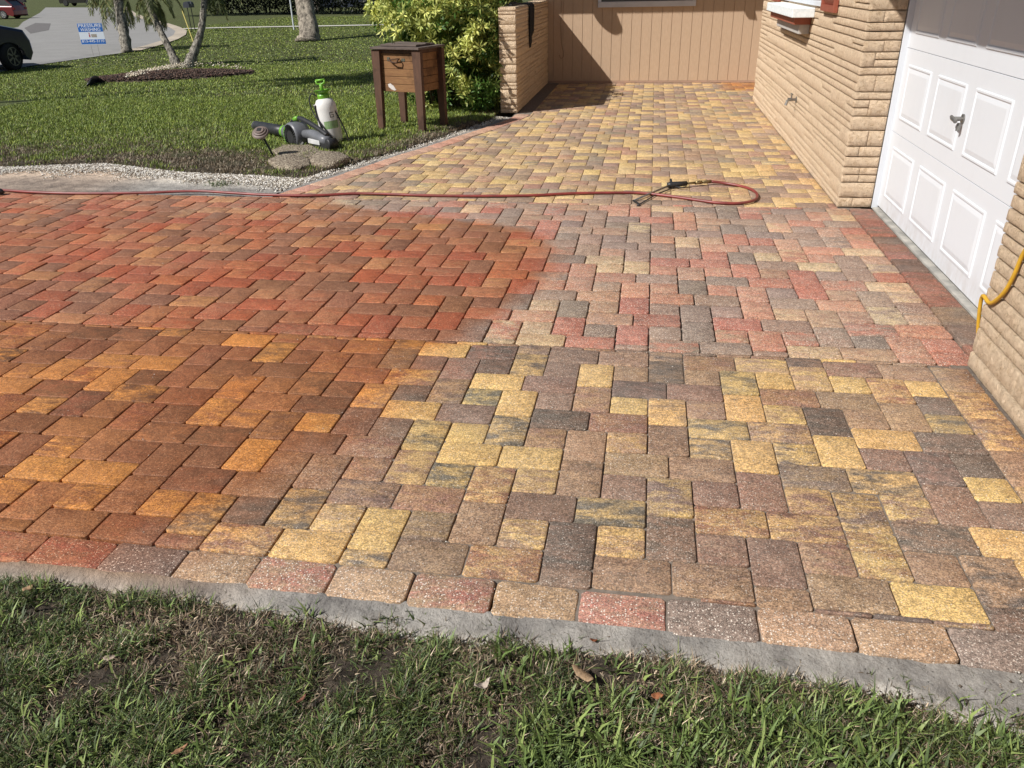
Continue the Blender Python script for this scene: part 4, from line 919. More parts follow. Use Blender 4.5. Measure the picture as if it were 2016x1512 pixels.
MB().lathe([(.130, .0855), (.118, .0858), (.001, .065)], cF, 24, rf).build('intake', M_DARK, bl)
m = MB()
for k in range(9):
    a = R(95+k*11); d_ = rf @ Vector((math.cos(a), math.sin(a), 0)); m.box(cF+nv_*.0925+d_*.122, (.024, .008, .006), rf @ Matrix.Rotation(a, 3, 'Z'))
m.build('green_fins', M_LIME, bl)
MB().tube(curve_pts([V3(.50, 0, .08), V3(.44, 0, .15), V3(.36, 0, .175), V3(.24, 0, .14), V3(.12, 0, .085), V3(.06, 0, .05)], 5), [.026]*26, 12).build('handle', M_BLACK, bl, True)
MB().tube([V3(.43, .012, .158), V3(.38, .012, .18)], [.024, .026], 10).build('trigger', M_LIME, bl, True)
MB().tube([V3(.32, .01, .02), V3(.22, .01, .03), V3(.10, .01, .0), V3(.04, .01, -.01)], [.045, .055, .055, .05], 14).build('motor_body', M_GRY, bl, True)
MB().box(V3(.17, .055, -.03), (.24, .02, .05), (Matrix((X_, Yc, Zc)).transposed()), .006).build('side_cover', simple('pale_plastic', (.60, .60, .60), None, 8, .4), bl)
MB().box(V3(.12, .0, -.05), (.28, .10, .09), (Matrix((X_, Yc, Zc)).transposed()), .015).build('battery', M_BLACK, bl)
MB().lathe([(.055, -.05), (.058, .05), (.05, .058), (.02, .06)], Vector(V3(.02, .0, -.03)), 20, rf).build('end_cap', M_BLACK, bl, True)
MB().tube([V3(.30, .06, -.06), V3(.31, .09, -.10)], [.014, .022], 8).build('foot', M_STEEL, bl)
def mark(txt, pts_x, z, y, size, mat, parent, name='lettering'):
    cu = bpy.data.curves.new(name, 'FONT'); cu.body = txt; cu.size = size; cu.extrude = .0006; cu.align_x = 'CENTER'; cu.align_y = 'CENTER'
    o = bpy.data.objects.new('tmp', cu); COL.objects.link(o); dg = bpy.context.evaluated_depsgraph_get(); me = bpy.data.meshes.new_from_object(o.evaluated_get(dg)); bpy.data.objects.remove(o)
    me.materials.clear(); return me
me = mark('EGO', 0, 0, 0, .036, None, None); o = link(me, 'lettering', simple('mint_ink', (.12, .42, .25), None, 10, .5), bl)
o.matrix_local = Matrix.Translation(Vector(V3(.80, .064, 0))) @ Matrix((-X_, Zc, nv_)).transposed().to_4x4()
me = mark('EGO', 0, 0, 0, .028, None, None); o = link(me, 'lettering', M_BLACK, bl)
o.matrix_local = Matrix.Translation(Vector(V3(.515, .088, -.02))) @ Matrix((-X_, Zc, nv_)).transposed().to_4x4()
# --- edging rocks: aggregate slabs
def agg():
    b = NB('aggregate'); n = b.voro(70, out='Color'); s_ = b.n('ShaderNodeSeparateColor'); b.l(n, s_.inputs[0])
    col = b.mix(s_.outputs[0], (.42, .36, .27), (.14, .10, .07)); col = b.mix(b.ramp(b.noise(60), .52, .62), col, (.05, .04, .03)); b.bump(b.voro(70), .9, .01); return b.set(col, .95)
M_AGG = agg()
def rock(pxs, h_, label):
    P = [Vector(at(*p)) for p in pxs]; c = sum(P, Vector())/len(P); m = MB(); lv = []
    for (k, z_) in ((1.0, -.03), (1.03, h_*.3), (1.0, h_*.75), (.90, h_)):
        lv.append([m.bm.verts.new(Vector(((p.x-c.x)*k*(1+.04*mnoise.noise(p*9)), (p.y-c.y)*k, z_+.006*mnoise.noise(p*7)))) for p in P])
    n = len(P)
    for a, b in zip(lv, lv[1:]):
        for k in range(n): m.bm.faces.new((a[k], a[(k+1) % n], b[(k+1) % n], b[k]))
    m.bm.faces.new(lv[-1]); bmesh.ops.triangulate(m.bm, faces=[f for f in m.bm.faces if len(f.verts) > 4]); bmesh.ops.subdivide_edges(m.bm, edges=m.bm.edges, cuts=1, use_grid_fill=True)
    for v in m.bm.verts: v.co += Vector((0, 0, 1))*mnoise.noise((v.co+c)*16)*.010
    o = m.build('edging_rock', M_AGG, None, True); o.location = (c.x, c.y, float(gh(c.x, c.y))-.0)
    tag(o, label, 'rock', 'pebble aggregate slabs under the leaf blower')
rock([(606, 318), (615, 328), (650, 333), (684, 327), (690, 316), (672, 306), (630, 303)], .045, 'longest pebbly slab under the battery end of the leaf blower')
rock([(530, 322), (545, 334), (580, 338), (610, 331), (612, 320), (585, 312), (545, 313)], .045, 'shaded pebbly slab at the foot of the path light')
rock([(532, 300), (560, 312), (610, 312), (630, 300), (612, 288), (560, 288)], .025, 'flat pebbly slab between path light and blower fan')
# --- litter
def leaf_thing(px, py, ln, wd_, az, col, label, curl=.3, name='dead_leaf', cat='dead leaf'):
    p = Vector(at(px, py)); m = MB(); n = 6; rows = []
    for k in range(n+1):
        t = k/n; w_ = wd_*math.sin(math.pi*min(1, t*.92+.06))**.7; zz = .012+curl*ln*(t-.5)**2*2
        rows.append([m.bm.verts.new(((t-.5)*ln+RNG.normal(0, ln*.02), sgn_*w_*.5*RNG.uniform(.72, 1.15), RNG.normal(0, wd_*.06)+zz+(abs(sgn_)*curl*wd_*.35))) for sgn_ in (-1, 0, 1)])
    for a, b in zip(rows, rows[1:]):
        for k in range(2): m.bm.faces.new((a[k], a[k+1], b[k+1], b[k]))
    o = m.build(name, simple(name+'_skin', col, tuple(c*.45 for c in col), 110, .8, bump=.6, bsc=160), None, True); o.location = p+Vector((0, 0, .026)); o.rotation_euler = (RNG.normal(0, .12), RNG.normal(0, .12), az)
    md = o.modifiers.new('t', 'SOLIDIFY'); md.thickness = .0012
    tag(o, label, cat, 'dead leaves in the front turf')
leaf_thing(1148, 1352, .066, .030, R(-35), (.36, .24, .14), 'largest tan dead leaf lying in the turf below the border')
leaf_thing(955, 1376, .042, .020, R(30), (.48, .40, .33), 'pale curled dead leaf left of the largest tan leaf', .8)
leaf_thing(222, 1318, .030, .022, R(10), (.42, .33, .25), 'small round pale leaf in the turf on the left side')
leaf_thing(62, 1180, .030, .024, R(80), (.42, .27, .15), 'small brown leaf caught in the tuft at the left edge')
leaf_thing(600, 1400, .032, .010, R(70), (.20, .08, .05), 'thin reddish leaf standing in the dark turf')
leaf_thing(360, 1500, .040, .014, R(60), (.42, .22, .12), 'orange brown leaf at the bottom edge of the turf')
leaf_thing(1165, 1283, .022, .014, R(20), (.30, .10, .04), 'small rust coloured leaf at the edge of the concrete')
leaf_thing(1292, 1392, .030, .018, R(10), (.32, .12, .05), 'rust coloured leaf right of the largest tan leaf')
p = Vector(at(1360, 1302)); o = MB().ico((0, 0, 0), .011, 2, (1.25, .75, .7), .1).build('pebble', simple('tan_stone', (.45, .36, .22), (.25, .18, .1), 60, .5), None, True); o.location = p+Vector((0, 0, .018)); o.rotation_euler = (0, 0, -.5)
tag(o, 'tan oval pebble resting on the concrete edging', 'pebble')
# --- weed on the sandy strip
p = at(435, 371); PP, CC = [], []
for _ in range(90): PP.append((p[0]+RNG.normal(0, .07), p[1]+RNG.normal(0, .035), -.02)); CC.append(np.array((.10, .14, .05))*RNG.uniform(.6, 1.3))
tag(blades('weed', np.array(PP), RNG.uniform(.03, .07, 90), RNG.uniform(.004, .008, 90), np.array(CC), lean=.8), 'small weed sprouting from the sandy strip beside the hose', 'weed')
# ================================================================ PLANTS
def leafset(name, pos, nrm, ln, wd_, colc, cole, mat=M_LEAF, parent=None, droop=.35):
    """pointed leaves: base, two side points, midrib point, tip; midrib and edge take their own colour"""
    n = len(pos); nrm = nrm/np.linalg.norm(nrm, axis=1)[:, None]
    a = RNG.normal(0, 1, (n, 3)); s = np.cross(nrm, a); s /= np.linalg.norm(s, axis=1)[:, None]; up = np.cross(s, nrm)
    L = ln[:, None]; W = wd_[:, None]*.5
    b0 = pos; m = pos+nrm*L*.5+up*L*.05; tip = pos+nrm*L-up*L*droop*RNG.uniform(.2, 1, (n, 1)); l = m-s*W-up*L*.04; r = m+s*W-up*L*.04
    V = np.stack([b0, l, m, r, tip], 1).reshape(-1, 3); o = np.arange(n)*5
    T = np.concatenate([np.stack([o, o+2, o+1], 1), np.stack([o, o+3, o+2], 1), np.stack([o+1, o+2, o+4], 1), np.stack([o+2, o+3, o+4], 1)])
    C = np.stack([colc, cole, colc, cole, (colc+cole)/2], 1).reshape(-1, 3)
    return fast(name, V, None, T, {'col': C}, mat, parent)
def whorls(c, nrm, k, ln, spread=.9):
    """k leaflets around each centre"""
    n = len(c); nrm = nrm/np.linalg.norm(nrm, axis=1)[:, None]; a = np.cross(nrm, RNG.normal(0, 1, (n, 3))); a /= np.linalg.norm(a, axis=1)[:, None]; b = np.cross(nrm, a)
    th = (np.arange(k)[None]*2*np.pi/k + RNG.uniform(0, 6, (n, 1)) + RNG.normal(0, .15, (n, k)))
    d = a[:, None]*np.cos(th)[..., None]*spread + b[:, None]*np.sin(th)[..., None]*spread + nrm[:, None]*(.35+RNG.normal(0, .12, (n, k, 1)))
    d[..., 2] -= .12
    p = np.repeat(c[:, None], k, 1) + d*.012
    return p.reshape(-1, 3), d.reshape(-1, 3)
bush = thing('variegated_bush', 'yellow and green variegated bush filling the corner beside the low brick wall', 'bush', (-2.8, 11.7, 0))
C, N = [], []
blobs = [((-2.85, 11.75, .95), (.80, 1.15, .95)), ((-3.10, 11.55, 1.26), (.68, .8, .64)), ((-2.5, 11.3, .55), (.56, .66, .62)), ((-2.45, 11.6, 1.35), (.56, .9, .6)), ((-2.9, 11.35, .45), (.5, .6, .42)), ((-2.75, 12.6, 1.2), (.85, .9, .8)), ((-2.23, 11.05, .42), (.30, .42, .40)), ((-2.26, 11.05, .92), (.30, .38, .40))]
for (c, r_) in blobs:
    k = int(840*r_[0]*r_[2]*2.6)
    v = RNG.normal(0, 1, (k, 3)); v /= np.linalg.norm(v, axis=1)[:, None]
    rad = RNG.uniform(.72, 1.08, k)+.10*np.array([mnoise.noise(Vector(q_*2.2+np.array(c))) for q_ in v]); p = np.array(c)+v*np.array(r_)*rad[:, None]
    ok = (p[:, 2] > .10) & (p[:, 0] < -1.93) & (p[:, 2] < 2.1); 
    hole = np.array([mnoise.noise(Vector(q_*2.7)) for q_ in p]) > -.12
    ok &= hole | ((p[:, 2] > 1.05) & (RNG.random(k) < .6))
    C.append(p[ok]); N.append((v/np.array(r_)+np.array([-.15, -.35, .5]))[ok])
C = np.concatenate(C); N = np.concatenate(N)
pos, d = whorls(C, N, 8, .1)
n = len(C); vv = np.repeat(np.clip(.42+1.3*np.array([mnoise.noise(Vector(q_*3.1)) for q_ in C])+RNG.normal(0, .30, n) + (C[:, 2]-.8)*.40, 0, 1), 8)[:, None]
YEL = np.array((.92, .88, .16)); YE2 = np.array((.95, .93, .50)); GRN = np.array((.10, .21, .035)); GDK = np.array((.022, .055, .012))
cc = GRN*(1-vv)+(YEL*.6+YE2*.4)*vv; ce = GDK*(1-vv*.6)+(GRN*1.2+YEL*.35)*vv*.6
jj = RNG.uniform(.75, 1.25, (n*8, 1))
cr = leafset('crown', pos-np.array([-2.8, 11.7, 0]), d, RNG.uniform(.06, .105, n*8), RNG.uniform(.026, .040, n*8), cc*jj, ce*jj, parent=bush)
m = MB()
for _ in range(26):
    a = RNG.uniform(0, 6.28); r_ = RNG.uniform(.1, .35); q_ = Vector((math.cos(a)*r_, math.sin(a)*r_*1.3-.1, 0)); m.tube([q_, q_*1.3+Vector((0, 0, .4)), q_*1.5+Vector((0, .1, .8))], [.018, .013, .008], 6)
m.build('stems', simple('stem_bark', (.14, .10, .07), (.08, .06, .04), 20, .9), bush, True)
def bark(name, c1, c2, sc_=8): 
    b = NB(name); n = b.noise(sc_, 6, .75, scale=(1, 1, .35)); col = b.mix(b.ramp(n, .38, .60), c1, c2); b.bump(n, .9, .03); return b.set(col, .95)
M_PALMB = bark('palm_bark', (.38, .35, .29), (.045, .038, .032), 16)
M_OAK = bark('oak_bark', (.40, .35, .28), (.10, .085, .07), 9)
def trunk(mb, P, rads, n=14, rough=.06):
    P = curve_pts(P, 6); k = len(P); rr = [float(np.interp(i/(k-1), np.linspace(0, 1, len(rads)), rads))*(1+rough*mnoise.noise(Vector((i*.9, 0, 0)))) for i in range(k)]
    return mb.tube(P, rr, n)
def fronds(parent, c, k, ln, drp, name='fronds', elev=(-.2, .9), lf=.30, seed=1, nl=42, skirt=0):
    r_ = np.random.default_rng(seed); Pp, Dd, Ll = [], [], []; m = MB()
    for i_ in range(k):
        az = i_*2.399+r_.normal(0, .2); e0 = r_.uniform(*elev); L = ln*r_.uniform(.8, 1.1); p = np.array(c, float); pts = [p.copy()]; d = np.array([math.cos(az)*math.cos(e0), math.sin(az)*math.cos(e0), math.sin(e0)])
        if i_ < skirt: d = np.array([math.cos(az)*.45, math.sin(az)*.45, -.7])
        for s_k in range(14):
            p = p+d*L/14; d = d+np.array([0, 0, -drp*(.4+s_k/9)/14]); d /= np.linalg.norm(d); pts.append(p.copy())
        pts = np.array(pts); m.tube([tuple(q_) for q_ in pts[::2]], [.014*(1-j/9) for j in range(8)], 5)
        t = np.linspace(.12, .99, nl); idx = t*14; i0 = idx.astype(int).clip(0, 13); fr = (idx-i0)[:, None]; q_ = pts[i0]*(1-fr)+pts[i0+1]*fr; tg = pts[i0+1]-pts[i0]; tg /= np.linalg.norm(tg, axis=1)[:, None]
        side = np.cross(tg, [0, 0, 1.]); side /= np.linalg.norm(side, axis=1)[:, None]+1e-6
        for sg in (-1, 1):
            dd = tg*.75+side*sg*.75+np.array([0, 0, -.35])+r_.normal(0, .09, (nl, 3)); Pp.append(q_); Dd.append(dd); Ll.append(lf*np.sin(np.pi*(t*.82+.12))**.6*r_.uniform(.8, 1.1, nl))
    Pp, Dd, Ll = np.concatenate(Pp), np.concatenate(Dd), np.concatenate(Ll); n = len(Pp)
    g = np.array((.24, .28, .12))*r_.uniform(.35, 1.6, (n, 1)); yb = (r_.random(n) < .16)[:, None]; g = np.where(yb, np.array((.40, .34, .14))*r_.uniform(.6, 1.1, (n, 1)), g)
    m.build('frond_stalks', simple('stalk', (.13, .14, .06), None, 8, .6), parent)
    return leafset(name, Pp, Dd, Ll, np.full(n, lf*.055)+.005, g, g*.8, parent=parent, droop=.25)
def palm(name, label, px_trunks, rads, crowns, grp=None):
    b0 = Vector(at(*px_trunks[0][0])); zc = float((np.array(b0)-CAM)@FW)
    t = thing(name, label, 'palm tree', b0, group=grp)
    for pxs, rr in zip(px_trunks, rads):
        P = [Vector(at(*pxs[0]))-b0-Vector((0, 0, .05))]+[Vector(depth_pt(px, py, zc+.0))-b0 for px, py in pxs[1:]]
        m = trunk(MB(), P, rr, 12, .35); m.build('trunk', M_PALMB, t, True)
    for i_, (cpx, k, ln, drp, lf, sk, el) in enumerate(crowns):
        c = Vector(depth_pt(*cpx, zc))-b0; fronds(t, c, k, ln, drp, 'crown', el, lf, 5+i_, 46, sk)
    return t
palm('palm_tree', 'leaning single trunk palm at the street edge right of the blue yard sign', [[(250, 104), (243, 60), (233, 0), (224, -60)]], [[.21, .18, .165, .165, .18]], [((210, -60), 19, 1.95, 2.1, .44, 8, (-.5, .8))])
palm('palm_tree', 'twin trunk palm with white spotted bark growing from the mulch bed', [[(350, 134), (338, 105), (316, 62), (297, 18), (290, -20)], [(368, 134), (383, 100), (396, 60), (402, 10), (406, -40)]], [[.18, .10, .085, .09, .11], [.19, .12, .09, .09, .11]], [((293, -20), 19, 1.05, 2.3, .26, 10, (-.5, .7)), ((409, -50), 16, 1.15, 2.2, .28, 6, (-.4, .7))])
# mulch bed
BA = .30; bc = np.array(at(338, 153)[:2])
def bedpt(a, k=1.0): r1, r2 = 1.85*k, 1.3*k; x_, y_ = r1*math.cos(a), r2*math.sin(a); return (bc[0]+x_*math.cos(BA)-y_*math.sin(BA), bc[1]+x_*math.sin(BA)+y_*math.cos(BA))
Vm, Qm = [], []; NR = 9; NA = 60
for i_ in range(NR):
    for j in range(NA):
        k = i_/(NR-1); p = bedpt(2*math.pi*j/NA, k*(1+.06*math.sin(j*.9))); z_ = .05+.10*(1-k*k)+.02*mnoise.noise(Vector((p[0]*4, p[1]*4, 0)))-(.06 if i_ == NR-1 else 0); Vm.append((p[0], p[1], float(gh(*p))+z_))
for i_ in range(NR-1):
    for j in range(NA): j2 = (j+1) % NA; Qm.append((i_*NA+j, (i_+1)*NA+j, (i_+1)*NA+j2, i_*NA+j2))
tag(fast('mulch_bed', Vm, Qm, mat=simple('mulch', (.070, .045, .034), (.03, .021, .017), 25, .95, bump=.9, bsc=50, bd=.02), smooth=True), kind='structure')
pts = []
for _ in range(5200):
    a, k = RNG.uniform(0, 6.28), RNG.uniform(0, 1)**.5; p = bedpt(a, k); pts.append((p[0], p[1], float(gh(*p))+.06+.10*(1-k*k)))
tag(chips('bark_mulch', np.array(pts), .028, [(.085, .045, .033), (.055, .034, .026), (.15, .10, .075), (.03, .022, .02)], .4), 'dark reddish brown bark mulch under the twin trunk palm', 'mulch', kind='stuff')
pts = []
for _ in range(1500):
    t = RNG.uniform(0, 1); t = t*t**.4; c0 = at(262+245*t, 160-28*math.sin(t*2.6)+8*t+RNG.normal(0, 2.2)); k_ = RNG.normal(0, .065)
    if (mnoise.noise(Vector((t*16, 2, 0))) > (-.12 if t > .42 else .4) or t > .42 and RNG.random() < .55) and RNG.random() < .93: continue
    pts.append((c0[0]+RNG.normal(0, .05), c0[1]+k_, float(gh(c0[0], c0[1]))+.125+RNG.uniform(0, .03)))
tag(chips('white_pebbles', np.array(pts), .022, [(.64, .55, .40), (.72, .66, .54), (.48, .40, .30)], .6), 'cream pebbles scattered around the palm trunks on the mulch', 'pebbles', kind='stuff')
for (pa, pb, pc, lab) in [((172, 172), (200, 160), .16, 'torn black plastic bed edging lifted at the left tip of the mulch bed'), ((258, 152), (272, 149), .10, 'short raised black edging piece behind the mulch bed')]:
    a, b = Vector(at(*pa)), Vector(at(*pb)); m = MB(); n = 10; rows = []
    for k in range(n+1):
        t = k/n; p = a+(b-a)*t-a; z_ = pc*math.sin(math.pi*min(1, t*1.1+.08))**.7+.02; rows.append([m.bm.verts.new(p+Vector((0, 0, .0))), m.bm.verts.new(p+Vector((.01, -.03, z_*.6))), m.bm.verts.new(p+Vector((.03, .05, z_)))])
    for r0, r1 in zip(rows, rows[1:]):
        for k in range(2): m.bm.faces.new((r0[k], r0[k+1], r1[k+1], r1[k]))
    o = m.build('bed_edging', M_BLACK, None, True); o.location = a; md = o.modifiers.new('t', 'SOLIDIFY'); md.thickness = .012; tag(o, lab, 'bed edging')
# generic foliage masses
def clump(parent, c, r_, n, ls, col, name='crown', seed=3, thr=-.25):
    v = RNG.normal(0, 1, (n, 3)); v /= np.linalg.norm(v, axis=1)[:, None]; rad = RNG.uniform(.55, 1.05, n)
    p = np.array(c)+v*np.array(r_)*rad[:, None]; nn = np.array([mnoise.noise(Vector(q_*(1.6/max(r_)*1.4)+Vector((seed,)*3))) for q_ in p]); ok = nn > thr; p, v, nn = p[ok], v[ok], nn[ok]; n = len(p)
    cc = np.array(col)*RNG.uniform(.5, 1.5, (n, 1))*(1+.5*nn[:, None]); return leafset(name, p, v+RNG.normal(0, .7, (n, 3)), RNG.uniform(.6, 1.3, n)*ls, RNG.uniform(.35, .6, n)*ls, cc, cc*.8, parent=parent)
tb_ = Vector(at(607, 81)); zt = float((np.array(tb_)-CAM)@FW)
tr_ = thing('shade_tree', 'big grey forked tree trunk standing in the middle of the lawn', 'tree', tb_)
D = lambda px, py, dz=0: Vector(depth_pt(px, py, zt+dz))-tb_
m = trunk(MB(), [D(606, 86), D(607, 72), D(603, 50), D(598, 25), D(588, -20), D(570, -90)], [.52, .36, .29, .27, .23, .2], 18, .25); m = trunk(m, [D(612, 84), D(613, 60), D(608, 30), D(603, -5), D(603, -60), D(625, -200)], [.40, .30, .26, .25, .23, .18], 18, .25)
m.tube([D(590, 83), D(600, 74), D(604, 60)], [.06, .16, .22], 10).tube([D(628, 83), D(618, 75), D(612, 60)], [.05, .15, .2], 10); m.build('trunk', M_OAK, tr_, True)
for (dx, dy, dz, r_) in ((-2.2, 0, 6.2, 2.6), (1.5, 1.2, 7.2, 3.0), (3.4, -.8, 6.0, 2.2)): clump(tr_, (dx, dy, dz), (r_, r_, r_*.5), 1300, .34, (.05, .085, .022))
o_ = thing('palm_tree', 'very tall palm beyond the left edge casting leafy shadow on the lawn', 'palm tree', (-17.6, 7.1, float(gh(-17.6, 7.1))))
trunk(MB(), [(0, 0, -.1), (.1, 0, 4), (0, .1, 9), (0, 0, 14)], [.16, .10, .09, .09], 12).build('trunk', M_PALMB, o_, True)
fronds(o_, (0, 0, 14), 26, 2.0, 1.5, 'crown', (-.4, .9), .55, 11, 46, 4)
clump(o_, (0.6, 0, 13.9), (2.6, .6, .5), 1500, .24, (.05, .085, .022))  # leaf mass added to widen the shadow bands on the lawn
# hedge far behind the sidewalk, its shade painted into the near-black leaf colour
xs_ = list(range(424, 800, 26))
ORD = ['first', 'second', 'third', 'fourth', 'fifth', 'sixth', 'seventh']
HL = [f'dark shaded hedge shrub, {ORD[k]} from the palm, left of the white pole' for k in range(6)] + ['dark shaded hedge shrub directly behind the white pole', 'dark shaded hedge shrub hidden behind the forked tree trunk'] + [f'dark shaded hedge shrub, {ORD[k]} to the right of the forked tree trunk' for k in range(7)]
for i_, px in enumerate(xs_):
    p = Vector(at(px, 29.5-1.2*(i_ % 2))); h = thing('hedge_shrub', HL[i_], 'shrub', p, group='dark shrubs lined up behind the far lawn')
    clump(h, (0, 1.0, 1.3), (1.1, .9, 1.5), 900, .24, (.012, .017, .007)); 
cn = Vector(at(600, 26)); cano = thing('shade_tree', 'unseen broad canopy added over the far hedge to shade it', 'tree', (cn.x, cn.y+3.2, cn.z))
trunk(MB(), [(0, 0, -.1), (0, 0, 3), (.3, 0, 6)], [.4, .3, .2], 10).build('trunk', M_OAK, cano, True)
for k in range(7): clump(cano, (-12+k*3.6, -7.2, 6.6), (2.7, 3.6, 1.3), 1500, .5, (.03, .05, .014), thr=-.6)  # unseen leaf masses added sunward of the hedge to keep it dark
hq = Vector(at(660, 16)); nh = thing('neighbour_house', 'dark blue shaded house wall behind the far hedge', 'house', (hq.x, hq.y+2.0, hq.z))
MB().bb((-4.5, 0, -.1), (9, 5, 3.0)).build('wall', simple('shaded_blue_wall', (.03, .04, .065), None, 2, .8), nh)  # shade is painted into the dark wall colour
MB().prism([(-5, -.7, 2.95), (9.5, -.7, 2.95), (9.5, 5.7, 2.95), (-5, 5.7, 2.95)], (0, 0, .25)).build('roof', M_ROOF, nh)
MB().bb((-2.6, -.03, 1.0), (-1.2, .02, 2.1)).build('window', M_GLASS, nh); MB().bb((2.2, -.03, 1.0), (3.8, .02, 2.1)).build('window', M_GLASS, nh)
# ================================================================ STREET THINGS
def wpole(p, h_, r_, mat, name, parent=None, n=8, off=(0, 0)): return MB().tube([(off[0], off[1], -.05), (off[0], off[1], h_)], r_, n).build(name, mat, parent)
p = Vector(at(579, 59)); o = MB().tube([(0, 0, -.1), (0, 0, 3.2)], .038, 10).lathe([(.05, 3.2), (.05, 3.24), (.01, 3.28)], n=10).build('white_pole', M_WHITE); o.location = p; tag(o, 'thin white pole left of the big grey tree trunk', 'pole')
p = Vector(at(382, 86)); q_ = Vector(depth_pt(353, 5, float((np.array(p)-CAM)@FW)+.2)); o = MB().tube([(0, 0, 0), q_-p], .022, 8).tube([(0, 0, -.04), (0, 0, .03)], .035, 8).build('guy_wire_guard', simple('yellow_guard', (.55, .46, .13), None, 6, .5)); o.location = p; tag(o, 'slanting yellow guy wire guard behind the twin trunk palm', 'guy wire')
p = Vector(at(381, 62)); mbx = thing('mailbox', 'black mailbox raised on two thin posts beyond the sidewalk', 'mailbox', p)
for sx in (-.10, .10): MB().tube([(sx, 0, -.1), (sx, 0, 1.12)], .022, 8).build('post', M_BLACK, mbx)
MB().prism([(-.16, -.26, 1.10), (.16, -.26, 1.10), (.16, -.26, 1.26), (.11, -.26, 1.35), (0, -.26, 1.38), (-.11, -.26, 1.35), (-.16, -.26, 1.26)], (0, .5, 0)).build('box', simple('dark_metal', (.05, .055, .07), None, 6, .35), mbx)
MB().bb((.165, -.1, 1.2), (.18, 0, 1.4)).build('flag', simple('flag_grey', (.3, .3, .32), None, 6, .5), mbx)
p = Vector(at(50, 31)); m2 = thing('mailbox', 'dark mailbox on a thick post at the far left beside the red car', 'mailbox', p)
MB().box((0, 0, .55), (.13, .13, 1.2)).build('post', M_BLACK, m2); MB().box((.25, 0, .5), (.07, .07, 1.1)).build('stake', M_BLACK, m2)
MB().prism([(-.3, -.14, 1.10), (.4, -.14, 1.10), (.4, -.14, 1.3), (.05, -.14, 1.4), (-.3, -.14, 1.3)], (0, .28, 0)).build('box', M_BLACK, m2)
# yard sign
sp_ = Vector(at(184, 112)); zs = float((np.array(sp_)-CAM)@FW)
A0 = Vector(depth_pt(161, 87.5, zs)); A1 = Vector(depth_pt(209.5, 87.5, zs)); T0 = Vector(depth_pt(151.5, 49.5, zs))
sg = thing('yard_sign', 'small blue and white corrugated yard sign advertising pressure washing', 'sign', (sp_.x, sp_.y, sp_.z))
rz_ = math.atan2((A1-A0).y, (A1-A0).x); sw_ = (A1-A0).length; sh_ = (T0-A0).length*.97; sg.rotation_euler = (0, 0, rz_)
cz = ((A0+A1)/2-sp_); zb = cz.z; lx = Vector((cz.x, cz.y, 0)); lx.rotate(Matrix.Rotation(-rz_, 3, 'Z')); X0 = lx.x; Y0 = lx.y
M_SB = simple('sign_blue', (.015, .12, .42), (.02, .13, .44), 3, .5); M_SW = simple('sign_white', (.62, .68, .76), (.58, .64, .72), 3, .5)
MB().bb((X0-sw_/2, Y0-.004, zb), (X0+sw_/2, Y0+.004, zb+sh_)).build('panel', M_SW, sg)
MB().bb((X0-sw_/2+.004, Y0-.006, zb+sh_*.60), (X0+sw_/2-.004, Y0-.0042, zb+sh_-.004)).build('top_band', M_SB, sg)
MB().bb((X0-sw_/2+.004, Y0-.006, zb+.012), (X0+sw_/2-.004, Y0-.0042, zb+sh_*.24)).build('bottom_band', M_SB, sg)
def sign_text(txt, cx, cz_, size, mat, name='lettering', wid=None):
    me = mark(txt, 0, 0, 0, size, None, None); o = link(me, name, mat, sg); o.rotation_euler = (R(90), 0, 0); o.location = (X0+cx, Y0-.0075, zb+cz_)
    xs__ = [v.co.x for v in me.vertices]; 
    if wid: k = wid/(max(xs__)-min(xs__)); o.scale = (k, 1, 1)
    return o
M_TX = simple('letter_white', (.85, .87, .9), None, 3, .5)
sign_text('PRESSURE', 0, sh_*.885, sh_*.22, M_TX, wid=sw_*.92); sign_text('WASHING', 0, sh_*.695, sh_*.22, M_TX, wid=sw_*.80)
sign_text('813-445-3110', 0, sh_*.155, sh_*.17, M_TX, wid=sw_*.90)
MB().bb((X0-.10, Y0-.0065, zb+sh_*.35), (X0-.055, Y0-.0045, zb+sh_*.48)).lathe([(.001, 0), (.02, 0), (.02, .002), (.001, .002)], (X0-.078, Y0-.0045, zb+sh_*.53), 12, Matrix.Rotation(R(90), 3, 'X')).build('emblem', simple('sign_red', (.45, .10, .10), None, 4, .5), sg)
MB().bb((X0-.02, Y0-.006, zb+sh_*.34), (X0+.16, Y0-.0045, zb+sh_*.49)).build('logo_block', simple('sign_grey', (.22, .2, .18), (.4, .36, .3), 60, .5), sg)
for k in range(-1, 2, 2): MB().tube([(X0+k*.11, Y0, zb+.1), (X0+k*.11, Y0, -.08)], .0035, 6).build('wire_stake', M_STEEL, sg)
